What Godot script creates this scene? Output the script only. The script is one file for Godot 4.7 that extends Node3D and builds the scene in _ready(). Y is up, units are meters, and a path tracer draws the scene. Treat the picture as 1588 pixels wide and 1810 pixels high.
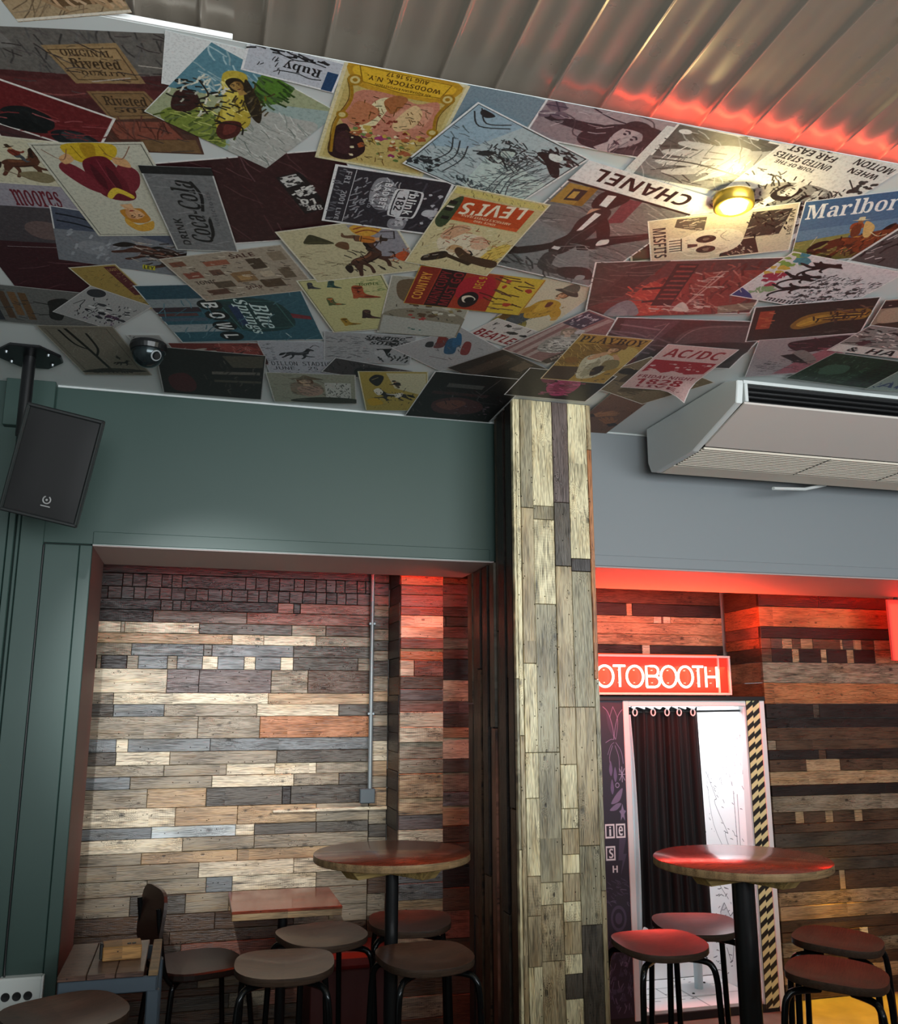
extends Node3D
# A bar corner: poster-covered ceiling, plank-clad column and recesses, photo booth, stools and tables.
# Distances are metres; V(x, y, z) counts z away from the photographer's end of the room.

var M := {}
var grain: Array = []
var rng := RandomNumberGenerator.new()
var taken := {}

func _ready() -> void:
	rng.seed = 77
	# --- camera, sky, window light, exposure -------------------------------------------------
	var cam := Camera3D.new()
	cam.name = "camera"
	cam.position = Vector3(0, 1.6, 0)
	cam.rotation_degrees = Vector3(11.945, -15.378, 0)
	cam.fov = 58.99
	cam.near = 0.02
	add_child(cam)
	cam.current = true
	var e := Environment.new()
	e.background_mode = Environment.BG_SKY
	var sky := Sky.new()
	var sm := ProceduralSkyMaterial.new()
	sm.sky_top_color = Color("a9bdd0")
	sm.sky_horizon_color = Color("dfe6ea")
	sm.ground_bottom_color = Color("77777a")
	sm.ground_horizon_color = Color("b8bcbe")
	sky.sky_material = sm
	e.sky = sky
	e.background_energy_multiplier = 1.3
	e.tonemap_mode = Environment.TONE_MAPPER_LINEAR
	e.tonemap_exposure = 1.0
	e.sdfgi_enabled = true
	e.ssao_enabled = true
	e.ssil_enabled = true
	var we := WorldEnvironment.new()
	we.name = "environment"
	we.environment = e
	add_child(we)
	area_light("street_window_light", V(1.8, 1.75, -2.3), Vector3(0, 0, 0), Vector2(5.2, 1.6), Color("ecf2f4"), 36.0)
	# --- materials ---------------------------------------------------------------------------
	make_materials()
	# --- structure ---------------------------------------------------------------------------
	build_shell()
	build_facade()
	build_plank_walls()
	build_column()
	# --- objects -----------------------------------------------------------------------------
	build_corrugated()
	build_air_conditioner()
	build_booth()
	build_neon_sign()
	build_tables()
	build_stools()
	build_chair()
	build_posters()
	build_speaker()
	build_small_things()

# ============================== helpers =========================================================
func V(x: float, y: float, z: float) -> Vector3:
	return Vector3(x, y, -z)

func numbered(called: String) -> String:
	if not taken.has(called):
		taken[called] = 0
		return called
	taken[called] += 1
	return "%s_%03d" % [called, taken[called]]

func tag(o: Node3D, label: String, category: String, group := "") -> Node3D:
	o.set_meta("label", label)
	o.set_meta("category", category)
	if group != "":
		o.set_meta("group", group)
	return o

func thing(called: String, at: Vector3, label: String, category: String, group := "") -> Node3D:
	var o := Node3D.new()
	o.name = numbered(called)
	o.position = at
	add_child(o)
	return tag(o, label, category, group)

func structure(called: String, label: String, category: String) -> Node3D:
	var o := Node3D.new()
	o.name = called
	add_child(o)
	tag(o, label, category)
	o.set_meta("kind", "structure")
	return o

func place(called: String, b: MeshMaker, m: Material, parent: Node3D) -> MeshInstance3D:
	var o := MeshInstance3D.new()
	o.name = numbered(called) if parent == self else called
	o.mesh = b.commit()
	o.material_override = m
	parent.add_child(o, true)
	return o

func copy_of(o: Node3D, label: String) -> Node3D:
	var c: Node3D = o.duplicate()
	var base: String = String(o.name)
	c.name = numbered(base)
	add_child(c)
	c.set_meta("label", label)
	return c

func area_light(called: String, at: Vector3, turn: Vector3, size: Vector2, col: Color, energy: float) -> void:
	var l := AreaLight3D.new()
	l.name = called
	l.position = at
	l.rotation_degrees = turn
	l.area_size = size
	l.light_color = col
	l.light_energy = energy
	l.area_range = 14.0
	l.area_attenuation = 2.0
	l.area_normalize_energy = true
	l.shadow_enabled = true
	add_child(l, true)

class MeshMaker:
	var st := SurfaceTool.new()
	func _init() -> void:
		st.begin(Mesh.PRIMITIVE_TRIANGLES)
		st.set_smooth_group(-1)
	func smooth(on: bool) -> MeshMaker:
		st.set_smooth_group(0 if on else -1)
		return self
	func tri(a: Vector3, b: Vector3, c: Vector3, hint: Vector3, ua := Vector2.ZERO, ub := Vector2.ZERO, uc := Vector2.ZERO) -> void:
		var n := (a - c).cross(a - b)
		if n.dot(hint) < 0.0:
			var t := b
			b = c
			c = t
			var ut := ub
			ub = uc
			uc = ut
		st.set_uv(ua)
		st.add_vertex(a)
		st.set_uv(ub)
		st.add_vertex(b)
		st.set_uv(uc)
		st.add_vertex(c)
	func quad(a: Vector3, b: Vector3, c: Vector3, d: Vector3, hint: Vector3, ua := Vector2.ZERO, ub := Vector2.ZERO, uc := Vector2.ZERO, ud := Vector2.ZERO) -> void:
		tri(a, b, c, hint, ua, ub, uc)
		tri(a, c, d, hint, ua, uc, ud)
	# a box with chamfered edges: centre, half sizes along the axes of t
	func box(at: Vector3, size: Vector3, ch := 0.003, t := Basis.IDENTITY) -> MeshMaker:
		var h := size / 2.0
		ch = minf(ch, minf(h.x, minf(h.y, h.z)) * 0.8)
		for ax in 3:
			for s in [-1.0, 1.0]:
				var u := (ax + 1) % 3
				var w := (ax + 2) % 3
				var pts := []
				for k in [[-1, -1], [1, -1], [1, 1], [-1, 1]]:
					var p := Vector3.ZERO
					p[ax] = s * h[ax]
					p[u] = k[0] * (h[u] - ch)
					p[w] = k[1] * (h[w] - ch)
					pts.append(at + t * p)
				var n := Vector3.ZERO
				n[ax] = s
				quad(pts[0], pts[1], pts[2], pts[3], t * n)
		if ch <= 0.0:
			return self
		for ax in 3:
			var u := (ax + 1) % 3
			var w := (ax + 2) % 3
			for su in [-1.0, 1.0]:
				for sw in [-1.0, 1.0]:
					var pts := []
					for k in [[-1.0, 0], [1.0, 0], [1.0, 1], [-1.0, 1]]:
						var p := Vector3.ZERO
						p[ax] = k[0] * (h[ax] - ch)
						p[u] = su * (h[u] if k[1] == 0 else h[u] - ch)
						p[w] = sw * (h[w] - ch if k[1] == 0 else h[w])
						pts.append(at + t * p)
					var n := Vector3.ZERO
					n[u] = su
					n[w] = sw
					quad(pts[0], pts[1], pts[2], pts[3], t * n)
		for sx in [-1.0, 1.0]:
			for sy in [-1.0, 1.0]:
				for sz in [-1.0, 1.0]:
					var s := Vector3(sx, sy, sz)
					var a := Vector3(h.x, h.y - ch, h.z - ch) * s
					var b := Vector3(h.x - ch, h.y, h.z - ch) * s
					var c := Vector3(h.x - ch, h.y - ch, h.z) * s
					tri(at + t * a, at + t * b, at + t * c, t * s)
		return self
	# profile of (radius, height) turned about an axis
	func lathe(profile: Array, at: Vector3, seg := 28, t := Basis.IDENTITY) -> MeshMaker:
		for i in profile.size() - 1:
			var p: Vector2 = profile[i]
			var q: Vector2 = profile[i + 1]
			var out := Vector2(q.y - p.y, -(q.x - p.x))
			for k in seg:
				var a0 := TAU * k / seg
				var a1 := TAU * (k + 1) / seg
				var c0 := Vector3(cos(a0), 0, sin(a0))
				var c1 := Vector3(cos(a1), 0, sin(a1))
				var hint := (c0 + c1) * 0.5 * out.x + Vector3.UP * out.y
				var v0 := at + t * (c0 * p.x + Vector3.UP * p.y)
				var v1 := at + t * (c1 * p.x + Vector3.UP * p.y)
				var v2 := at + t * (c1 * q.x + Vector3.UP * q.y)
				var v3 := at + t * (c0 * q.x + Vector3.UP * q.y)
				if p.x < 1e-6:
					tri(v0, v2, v3, t * hint)
				elif q.x < 1e-6:
					tri(v0, v1, v2, t * hint)
				else:
					quad(v0, v1, v2, v3, t * hint)
		return self
	# a round tube along points
	func tube(path: Array, r: float, seg := 12, closed := false) -> MeshMaker:
		var n := path.size()
		var rings := []
		var up := Vector3.ZERO
		for i in n:
			var prev: Vector3 = path[(i - 1 + n) % n] if closed or i > 0 else path[i]
			var next: Vector3 = path[(i + 1) % n] if closed or i < n - 1 else path[i]
			var dir := (next - prev).normalized()
			if up == Vector3.ZERO:
				up = dir.cross(Vector3.UP)
				if up.length() < 0.2:
					up = dir.cross(Vector3.RIGHT)
			up = (up - dir * up.dot(dir)).normalized()
			var side := dir.cross(up)
			var ring := []
			for k in seg:
				var a := TAU * k / seg
				ring.append([path[i], up * cos(a) + side * sin(a)])
			rings.append(ring)
		smooth(true)
		for i in (n if closed else n - 1):
			var j := (i + 1) % n
			for k in seg:
				var l := (k + 1) % seg
				var d0: Vector3 = rings[i][k][1]
				var d1: Vector3 = rings[i][l][1]
				var d2: Vector3 = rings[j][l][1]
				var d3: Vector3 = rings[j][k][1]
				quad(rings[i][k][0] + d0 * r, rings[i][l][0] + d1 * r, rings[j][l][0] + d2 * r, rings[j][k][0] + d3 * r, d0 + d1)
		smooth(false)
		if not closed:
			for i in [0, n - 1]:
				var out: Vector3 = (path[0] - path[1]) if i == 0 else (path[n - 1] - path[n - 2])
				for k in seg:
					tri(path[i], rings[i][k][0] + rings[i][k][1] * r, rings[i][(k + 1) % seg][0] + rings[i][(k + 1) % seg][1] * r, out)
		return self
	# a flat outline (x, y) given depth along the z of t, with a small bevel
	func prism(outline: PackedVector2Array, depth: float, t: Transform3D, bevel := 0.0) -> MeshMaker:
		var poly := outline
		if Geometry2D.is_polygon_clockwise(poly):
			poly.reverse()
		var inner := poly
		if bevel > 0.0:
			var off := Geometry2D.offset_polygon(poly, -bevel, Geometry2D.JOIN_MITER)
			if off.size() > 0 and off[0].size() == poly.size():
				inner = PackedVector2Array()
				for p in poly:
					var best: Vector2 = off[0][0]
					for q in off[0]:
						if q.distance_squared_to(p) < best.distance_squared_to(p):
							best = q
					inner.append(best)
			else:
				bevel = 0.0
		var ids := Geometry2D.triangulate_polygon(inner)
		for z in [0.0, depth]:
			for i in range(0, ids.size(), 3):
				var a := inner[ids[i]]
				var b := inner[ids[i + 1]]
				var c := inner[ids[i + 2]]
				tri(t * Vector3(a.x, a.y, z), t * Vector3(b.x, b.y, z), t * Vector3(c.x, c.y, z), t.basis.z * (1.0 if z > 0.0 else -1.0))
		var n := poly.size()
		for i in n:
			var p := poly[i]
			var q := poly[(i + 1) % n]
			var pi := inner[i]
			var qi := inner[(i + 1) % n]
			var nn := t.basis * Vector3(q.y - p.y, -(q.x - p.x), 0)
			quad(t * Vector3(p.x, p.y, bevel), t * Vector3(q.x, q.y, bevel), t * Vector3(q.x, q.y, depth - bevel), t * Vector3(p.x, p.y, depth - bevel), nn)
			if bevel > 0.0:
				quad(t * Vector3(p.x, p.y, bevel), t * Vector3(q.x, q.y, bevel), t * Vector3(qi.x, qi.y, 0), t * Vector3(pi.x, pi.y, 0), nn - t.basis.z * nn.length())
				quad(t * Vector3(p.x, p.y, depth - bevel), t * Vector3(q.x, q.y, depth - bevel), t * Vector3(qi.x, qi.y, depth), t * Vector3(pi.x, pi.y, depth), nn + t.basis.z * nn.length())
		return self
	func commit() -> ArrayMesh:
		st.generate_normals()
		return st.commit()

func maker() -> MeshMaker:
	return MeshMaker.new()

func curve_points(ctrl: Array, step := 8) -> Array:
	# Catmull-Rom through the given points
	var out := []
	for i in ctrl.size() - 1:
		var p0: Vector3 = ctrl[maxi(i - 1, 0)]
		var p1: Vector3 = ctrl[i]
		var p2: Vector3 = ctrl[i + 1]
		var p3: Vector3 = ctrl[mini(i + 2, ctrl.size() - 1)]
		for k in step:
			out.append(p1.cubic_interpolate(p2, p0, p3, float(k) / step))
	out.append(ctrl[-1])
	return out

# ============================== a small painter for prints ======================================
class Painter:
	var im: Image
	var w: int
	var h: int
	func _init(pw: int, ph: int, c := Color.WHITE) -> void:
		w = pw
		h = ph
		im = Image.create(w, h, false, Image.FORMAT_RGBA8)
		im.fill(c)
	func fill(pts: PackedVector2Array, c: Color) -> void:
		var n := pts.size()
		if n < 3:
			return
		var y0 := INF
		var y1 := -INF
		for p in pts:
			y0 = minf(y0, p.y)
			y1 = maxf(y1, p.y)
		var a := clampi(int(floor(y0)), 0, h - 1)
		var b := clampi(int(ceil(y1)), 0, h - 1)
		for y in range(a, b + 1):
			var yy := y + 0.5
			var xs := PackedFloat32Array()
			for i in n:
				var p := pts[i]
				var q := pts[(i + 1) % n]
				if (p.y <= yy) != (q.y <= yy):
					xs.append(p.x + (yy - p.y) / (q.y - p.y) * (q.x - p.x))
			xs.sort()
			for i in range(0, xs.size() - 1, 2):
				var xa := clampi(roundi(xs[i]), 0, w)
				var xb := clampi(roundi(xs[i + 1]), 0, w)
				if xb > xa:
					im.fill_rect(Rect2i(xa, y, xb - xa, 1), c)
	func stroke(pts: PackedVector2Array, width: float, c: Color) -> void:
		for i in pts.size() - 1:
			var p := pts[i]
			var q := pts[i + 1]
			var d := (q - p)
			if d.length() < 0.01:
				continue
			d = d.normalized() * width * 0.5
			var s := Vector2(-d.y, d.x)
			fill(PackedVector2Array([p - s - d * 0.6, p + s - d * 0.6, q + s + d * 0.6, q - s + d * 0.6]), c)
	static func rounded(pts: PackedVector2Array, closed: bool, step := 5) -> PackedVector2Array:
		var out := PackedVector2Array()
		var n := pts.size()
		for i in (n if closed else n - 1):
			var p0 := pts[(i - 1 + n) % n] if closed else pts[maxi(i - 1, 0)]
			var p1 := pts[i]
			var p2 := pts[(i + 1) % n]
			var p3 := pts[(i + 2) % n] if closed else pts[mini(i + 2, n - 1)]
			for k in step:
				out.append(p1.cubic_interpolate(p2, p0, p3, float(k) / step))
		if not closed:
			out.append(pts[-1])
		return out
	static func glyphs(s: String, font: String) -> Array:
		var tm := TextMesh.new()
		var f := SystemFont.new()
		match font:
			"S", "I":
				f.font_names = PackedStringArray(["Droid Serif"])
			"m":
				f.font_names = PackedStringArray(["Droid Sans Mono"])
			_:
				f.font_names = PackedStringArray(["Droid Sans"])
		f.font_weight = 400 if font == "m" else 700
		tm.font = f
		tm.text = s
		tm.font_size = 48
		tm.depth = 0.0
		tm.pixel_size = 0.02
		tm.curve_step = 1.0
		return tm.get_mesh_arrays()
	func text(s: String, font: String, c: Color, x: float, y: float, bw: float, bh: float, slant: float) -> void:
		var arr := glyphs(s, font)
		if arr.is_empty() or arr[Mesh.ARRAY_VERTEX] == null:
			return
		var vs: PackedVector3Array = arr[Mesh.ARRAY_VERTEX]
		if vs.is_empty():
			return
		var lo := Vector2(INF, INF)
		var hi := Vector2(-INF, -INF)
		var shear := 0.3 if font == "I" else 0.0
		var flat := PackedVector2Array()
		for v in vs:
			var p := Vector2(v.x + v.y * shear, v.y)
			flat.append(p)
			lo = lo.min(p)
			hi = hi.max(p)
		var ext := hi - lo
		var tilt := tan(deg_to_rad(slant))
		for i in flat.size():
			var p := (flat[i] - lo) / ext
			flat[i] = Vector2(x + p.x * bw, y + (1.0 - p.y) * bh + (p.x - 0.5) * bw * tilt)
		var idx: PackedInt32Array = arr[Mesh.ARRAY_INDEX] if arr[Mesh.ARRAY_INDEX] != null else PackedInt32Array(range(vs.size()))
		for i in range(0, idx.size() - 2, 3):
			fill(PackedVector2Array([flat[idx[i]], flat[idx[i + 1]], flat[idx[i + 2]]]), c)

# Small stock figures for the prints, in units of their own size
const FIGURES := {
	"face": "p 0 -1 -.1 -.85 -1 0 -1.35 .85 -1 1.05 -.1 .95 .7 .5 .9 -.5 .9 -.95 .7; q 1 -.32 .6 .32 .6 .5 1.6 -.5 1.6; p 1 -.7 -.5 0 -.95 .7 -.5 .68 .3 .35 .85 0 1 -.35 .85 -.68 .3; p 2 .15 -.85 .7 -.5 .68 .3 .35 .85 .1 .97 .3 .2; p 0 -.78 -.3 -.55 -1.1 .2 -1.18 .8 -.4 .3 -.72 -.3 -.55; l 3 .09 -.48 -.28 -.3 -.36 -.14 -.28; l 3 .09 .14 -.28 .3 -.36 .48 -.28; e 3 -.3 -.1 .11 .07; e 3 .3 -.1 .11 .07; l 2 .07 0 -.05 -.08 .3 .1 .34; p 4 -.24 .56 0 .5 .24 .56 0 .7; l 3 .04 -.24 .57 0 .6 .24 .57",
	"horse": "p 0 -.9 -.1 -.5 -.35 .1 -.28 .5 -.4 .75 -.2 .6 .15 .1 .25 -.6 .22; p 0 .4 -.3 .7 -.85 .95 -1 1.25 -.72 1.2 -.6 1 -.66 .85 -.4 .75 0; p 0 -.85 .05 -1.05 .45 -1.3 .75 -1.2 .85 -.85 .5 -.55 .2; p 0 -.5 .15 -.5 .55 -.75 .95 -.6 .98 -.35 .55 -.3 .2; p 0 .45 .1 .75 .4 1.15 .5 1.15 .62 .65 .55 .3 .25; p 0 .3 .15 .35 .6 .15 .95 .3 1 .55 .6 .55 .15; p 1 -.88 -.2 -1.25 -.1 -1.45 .35 -1.2 .3 -1 .1; p 1 .55 -.5 .7 -.95 .92 -1.08 .8 -.75 .65 -.35; p 2 -.5 -.3 .1 -.22 .45 -.3 .2 -.1 -.4 -.12; p 1 -.6 .2 .1 .24 .55 .12 .1 .16; e 1 1.02 -.85 .04 .04; l 1 .04 1.2 -.66 .9 -.5 .4 -.45",
	"rider": "p 2 -.25 .1 .15 .1 .3 .5 .2 .95 .45 1.1 .1 1.15 -.05 .9 -.05 .55 -.3 .45; p 1 -.32 .2 -.38 -.35 -.1 -.55 .2 -.45 .32 .1 .1 .25; p 1 .1 -.4 .5 -.1 .75 -.15 .72 .02 .45 .1 .1 -.1; p 3 -.05 -.5 -.12 -.8 .08 -.9 .2 -.7 .12 -.5; p 0 -.45 -.8 -.15 -.84 -.12 -1.08 .16 -1.1 .22 -.84 .5 -.8 .1 -.72; l 0 .04 -.3 .2 .3 .15; l 4 .05 -.1 -.45 .05 .1; l 4 .04 -.2 .5 .25 .52",
	"walker": "p 1 -.22 -.6 .2 -.62 .3 .15 .05 .25 -.22 .15; p 0 -.2 .1 .1 .15 0 .6 -.35 .95 -.7 1.25 -.8 1.15 -.5 .8 -.22 .5; p 0 0 .1 .3 .1 .4 .6 .75 1.05 1 1.1 .98 1.22 .6 1.2 .2 .7; p 1 -.2 -.55 -.5 -.1 -.75 .05 -.7 .15 -.4 .1 -.12 -.25; p 1 .18 -.55 .5 -.2 .78 -.3 .8 -.18 .5 -.02 .15 -.25; p 2 -.15 -.65 -.16 -1 0 -1.1 .15 -1 .12 -.65; p 0 -.2 -.9 -.15 -1.2 .12 -1.22 .2 -.95 .05 -1.05; q 3 -.08 -.6 .06 -.6 .02 -.1 -.04 -.1",
	"boot": "p 0 -.35 -1 .25 -1.05 .3 -.2 .55 .15 1.15 .4 1.2 .55 .2 .6 -.1 .5 -.15 .62 -.45 .62 -.42 .2; p 1 -.3 -.9 .2 -.95 .22 -.75 -.05 -.6 -.3 -.75; l 1 .05 -.05 -.6 -.08 -.1 .2 .2; l 1 .05 -.25 -.5 .12 -.3 -.2 -.1; p 1 .5 .25 .9 .42 .5 .48 .2 .35; l 2 .06 -.12 .5 .4 .58 1.2 .54; e 2 -.02 -.3 .06 .1",
	"hand": "p 0 -.5 .2 -.3 -.3 .3 -.35 .5 .2 .35 .8 -.3 .85; p 0 -.48 .1 -.62 -.6 -.5 -.9 -.38 -.6 -.26 -.1; p 0 -.24 -.2 -.26 -.9 -.14 -1.15 -.04 -.9 0 -.2; p 0 .03 -.2 .1 -.95 .22 -1.1 .3 -.85 .24 -.2; p 0 .28 -.15 .42 -.75 .54 -.85 .58 -.6 .46 0; p 0 -.45 .3 -.85 -.05 -.98 -.2 -.85 0 -.45 .65; l 1 .03 -.25 -.1 -.2 .3; l 1 .03 .03 -.15 .02 .3; l 1 .03 .26 -.1 .2 .3; q 2 -.34 .8 .36 .75 .45 1.6 -.4 1.6"}

func figure(pt: Painter, kind: String, at: Vector2, size: float, turn: float, flip: float, cols: Array) -> void:
	var ca := cos(deg_to_rad(turn))
	var sa := sin(deg_to_rad(turn))
	for order in FIGURES[kind].split(";"):
		var a: PackedStringArray = order.strip_edges().split(" ", false)
		var c := Color(cols[mini(int(a[1]), cols.size() - 1)])
		var pts := PackedVector2Array()
		var first := 3 if a[0] == "l" else 2
		if a[0] == "e":
			for k in 14:
				pts.append(Vector2(float(a[2]) + cos(TAU * k / 14) * float(a[4]), float(a[3]) + sin(TAU * k / 14) * float(a[5])))
		else:
			for i in range(first, a.size() - 1, 2):
				pts.append(Vector2(float(a[i]), float(a[i + 1])))
		for i in pts.size():
			var q := pts[i] * Vector2(flip, 1) * size
			pts[i] = at + Vector2(q.x * ca - q.y * sa, q.x * sa + q.y * ca)
		if a[0] == "l":
			pt.stroke(Painter.rounded(pts, false), maxf(1.4, float(a[2]) * size), c)
		else:
			pt.fill(Painter.rounded(pts, true) if a[0] == "p" else pts, c)

var mottles: Array = []

# uneven ink: a see-through sheet of dark and pale flecks laid over every print
func mottle() -> Image:
	if mottles.is_empty():
		for k in 2:
			var f := FastNoiseLite.new()
			f.seed = 40 + k
			f.frequency = 0.035
			f.fractal_octaves = 5
			f.fractal_gain = 0.75
			var im := Image.create(640, 640, false, Image.FORMAT_RGBA8)
			for y in 640:
				for x in 640:
					var n := f.get_noise_2d(x, y) + 0.45 * f.get_noise_2d(x * 6.0 + 900.0, y * 2.2)
					im.set_pixel(x, y, Color(0.05, 0.05, 0.06, clampf(n * 0.28, 0.0, 0.25)) if n > 0.0 else Color(1, 0.99, 0.95, clampf(-n * 0.15, 0.0, 0.12)))
			mottles.append(im)
	return mottles[rng.randi() % 2]

# The prints are written as short drawing orders, coordinates in hundredths of the sheet:
# b frame-colour margin inner-colour | r rectangle | e ellipse | q polygon | p rounded blob | l line | t lettering | k strokes | s spots
func paint(art: String, aspect: float, px: int, plain := false) -> Image:
	var pt := Painter.new(px * 2, maxi(8, int(px * 2 * aspect)))
	var sx := pt.w / 100.0
	var sy := pt.h / 100.0
	var pens := RandomNumberGenerator.new()
	for order in art.split(";"):
		var a := order.strip_edges().split(" ", false)
		if a.is_empty():
			continue
		if a[0] == "F":
			figure(pt, a[1], Vector2(float(a[2]) * sx, float(a[3]) * sy), float(a[4]) * sx, float(a[5]), float(a[6]), Array(a.slice(7)))
			continue
		if a[0] == "n":
			continue
		var c := Color(a[1])
		match a[0]:
			"b":
				pt.im.fill(c)
				var m := int(float(a[2]) * sx)
				pt.im.fill_rect(Rect2i(m, m, pt.w - 2 * m, pt.h - 2 * m), Color(a[3]))
			"r":
				pt.im.fill_rect(Rect2i(int(float(a[2]) * sx), int(float(a[3]) * sy), int(float(a[4]) * sx), maxi(1, int(float(a[5]) * sy))), c)
			"e":
				var pts := PackedVector2Array()
				for k in 26:
					pts.append(Vector2((float(a[2]) + cos(TAU * k / 26) * float(a[4])) * sx, (float(a[3]) + sin(TAU * k / 26) * float(a[5])) * sy))
				pt.fill(pts, c)
			"q", "p":
				var pts := PackedVector2Array()
				for i in range(2, a.size() - 1, 2):
					pts.append(Vector2(float(a[i]) * sx, float(a[i + 1]) * sy))
				pt.fill(Painter.rounded(pts, true) if a[0] == "p" else pts, c)
			"l":
				var pts := PackedVector2Array()
				for i in range(3, a.size() - 1, 2):
					pts.append(Vector2(float(a[i]) * sx, float(a[i + 1]) * sy))
				pt.stroke(Painter.rounded(pts, false) if pts.size() > 2 and pts.size() < 5 else pts, maxf(1.5, float(a[2]) * sx), c)
			"t":
				pt.text(a[8].replace("_", " ").replace("~", "-"), a[2], c, float(a[3]) * sx, float(a[4]) * sy, float(a[5]) * sx, float(a[6]) * sy, float(a[7]))
			"k":
				pens.seed = int(a[3]) * 131 + int(a[2])
				var dir := pens.randf_range(-0.6, 0.6) + (PI / 2 if int(a[3]) % 2 == 0 else 0.0)
				for i in int(a[2]):
					var x := pens.randf_range(float(a[4]), float(a[4]) + float(a[6])) * sx
					var y := pens.randf_range(float(a[5]), float(a[5]) + float(a[7])) * sy
					var ang := dir + pens.randf_range(-0.5, 0.5)
					var ln := float(a[8]) * sx * pens.randf_range(0.4, 1.0)
					var d := Vector2(cos(ang), sin(ang)) * ln * 0.5
					var bend := Vector2(-d.y, d.x) * pens.randf_range(-0.2, 0.2)
					var shade := c.lightened(pens.randf_range(0.0, 0.18)) if pens.randf() < 0.5 else c.darkened(pens.randf_range(0.0, 0.2))
					pt.stroke(PackedVector2Array([Vector2(x, y) - d, Vector2(x, y) + bend, Vector2(x, y) + d]), maxf(1.2, float(a[9]) * sx), shade)
			"s":
				pens.seed = int(a[3]) * 177 + int(a[2])
				for i in int(a[2]):
					var x := pens.randf_range(float(a[4]), float(a[4]) + float(a[6])) * sx
					var y := pens.randf_range(float(a[5]), float(a[5]) + float(a[7])) * sy
					var pts := PackedVector2Array()
					var r := float(a[8]) * sx * pens.randf_range(0.5, 1.0)
					for k in 9:
						pts.append(Vector2(x, y) + Vector2(cos(TAU * k / 9), sin(TAU * k / 9) * pens.randf_range(0.6, 1.0)) * r * pens.randf_range(0.6, 1.1))
					pt.fill(Painter.rounded(pts, true, 3), c.lightened(pens.randf_range(0.0, 0.12)))
	if not plain:
		var ink := mottle()
		for oy in range(0, pt.h, 640):
			for ox in range(0, pt.w, 640):
				pt.im.blend_rect(ink, Rect2i(0, 0, 640, 640), Vector2i(ox, oy))
	pt.im.convert(Image.FORMAT_RGB8)
	pt.im.resize(px, maxi(4, pt.h / 2), Image.INTERPOLATE_BILINEAR)
	return pt.im

# ============================== materials ========================================================
func mat(col: String, rough := 0.6, metal := 0.0, coat := 0.0) -> StandardMaterial3D:
	var m := StandardMaterial3D.new()
	m.albedo_color = Color(col)
	m.roughness = rough
	m.metallic = metal
	if coat > 0.0:
		m.clearcoat_enabled = true
		m.clearcoat = coat
		m.clearcoat_roughness = 0.12
	return m

func glow(col: String, energy: float) -> StandardMaterial3D:
	var m := mat(col, 0.5)
	m.emission_enabled = true
	m.emission = Color(col)
	m.emission_energy_multiplier = energy
	return m

func noise_texture(freq: float, seed_: int, lo: Color, hi: Color, normal := false) -> NoiseTexture2D:
	var f := FastNoiseLite.new()
	f.seed = seed_
	f.frequency = freq
	f.fractal_octaves = 4
	var t := NoiseTexture2D.new()
	t.width = 256
	t.height = 256
	t.seamless = true
	t.noise = f
	if normal:
		t.as_normal_map = true
		t.bump_strength = 3.0
	else:
		var g := Gradient.new()
		g.colors = PackedColorArray([lo, hi])
		t.color_ramp = g
	return t

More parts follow.
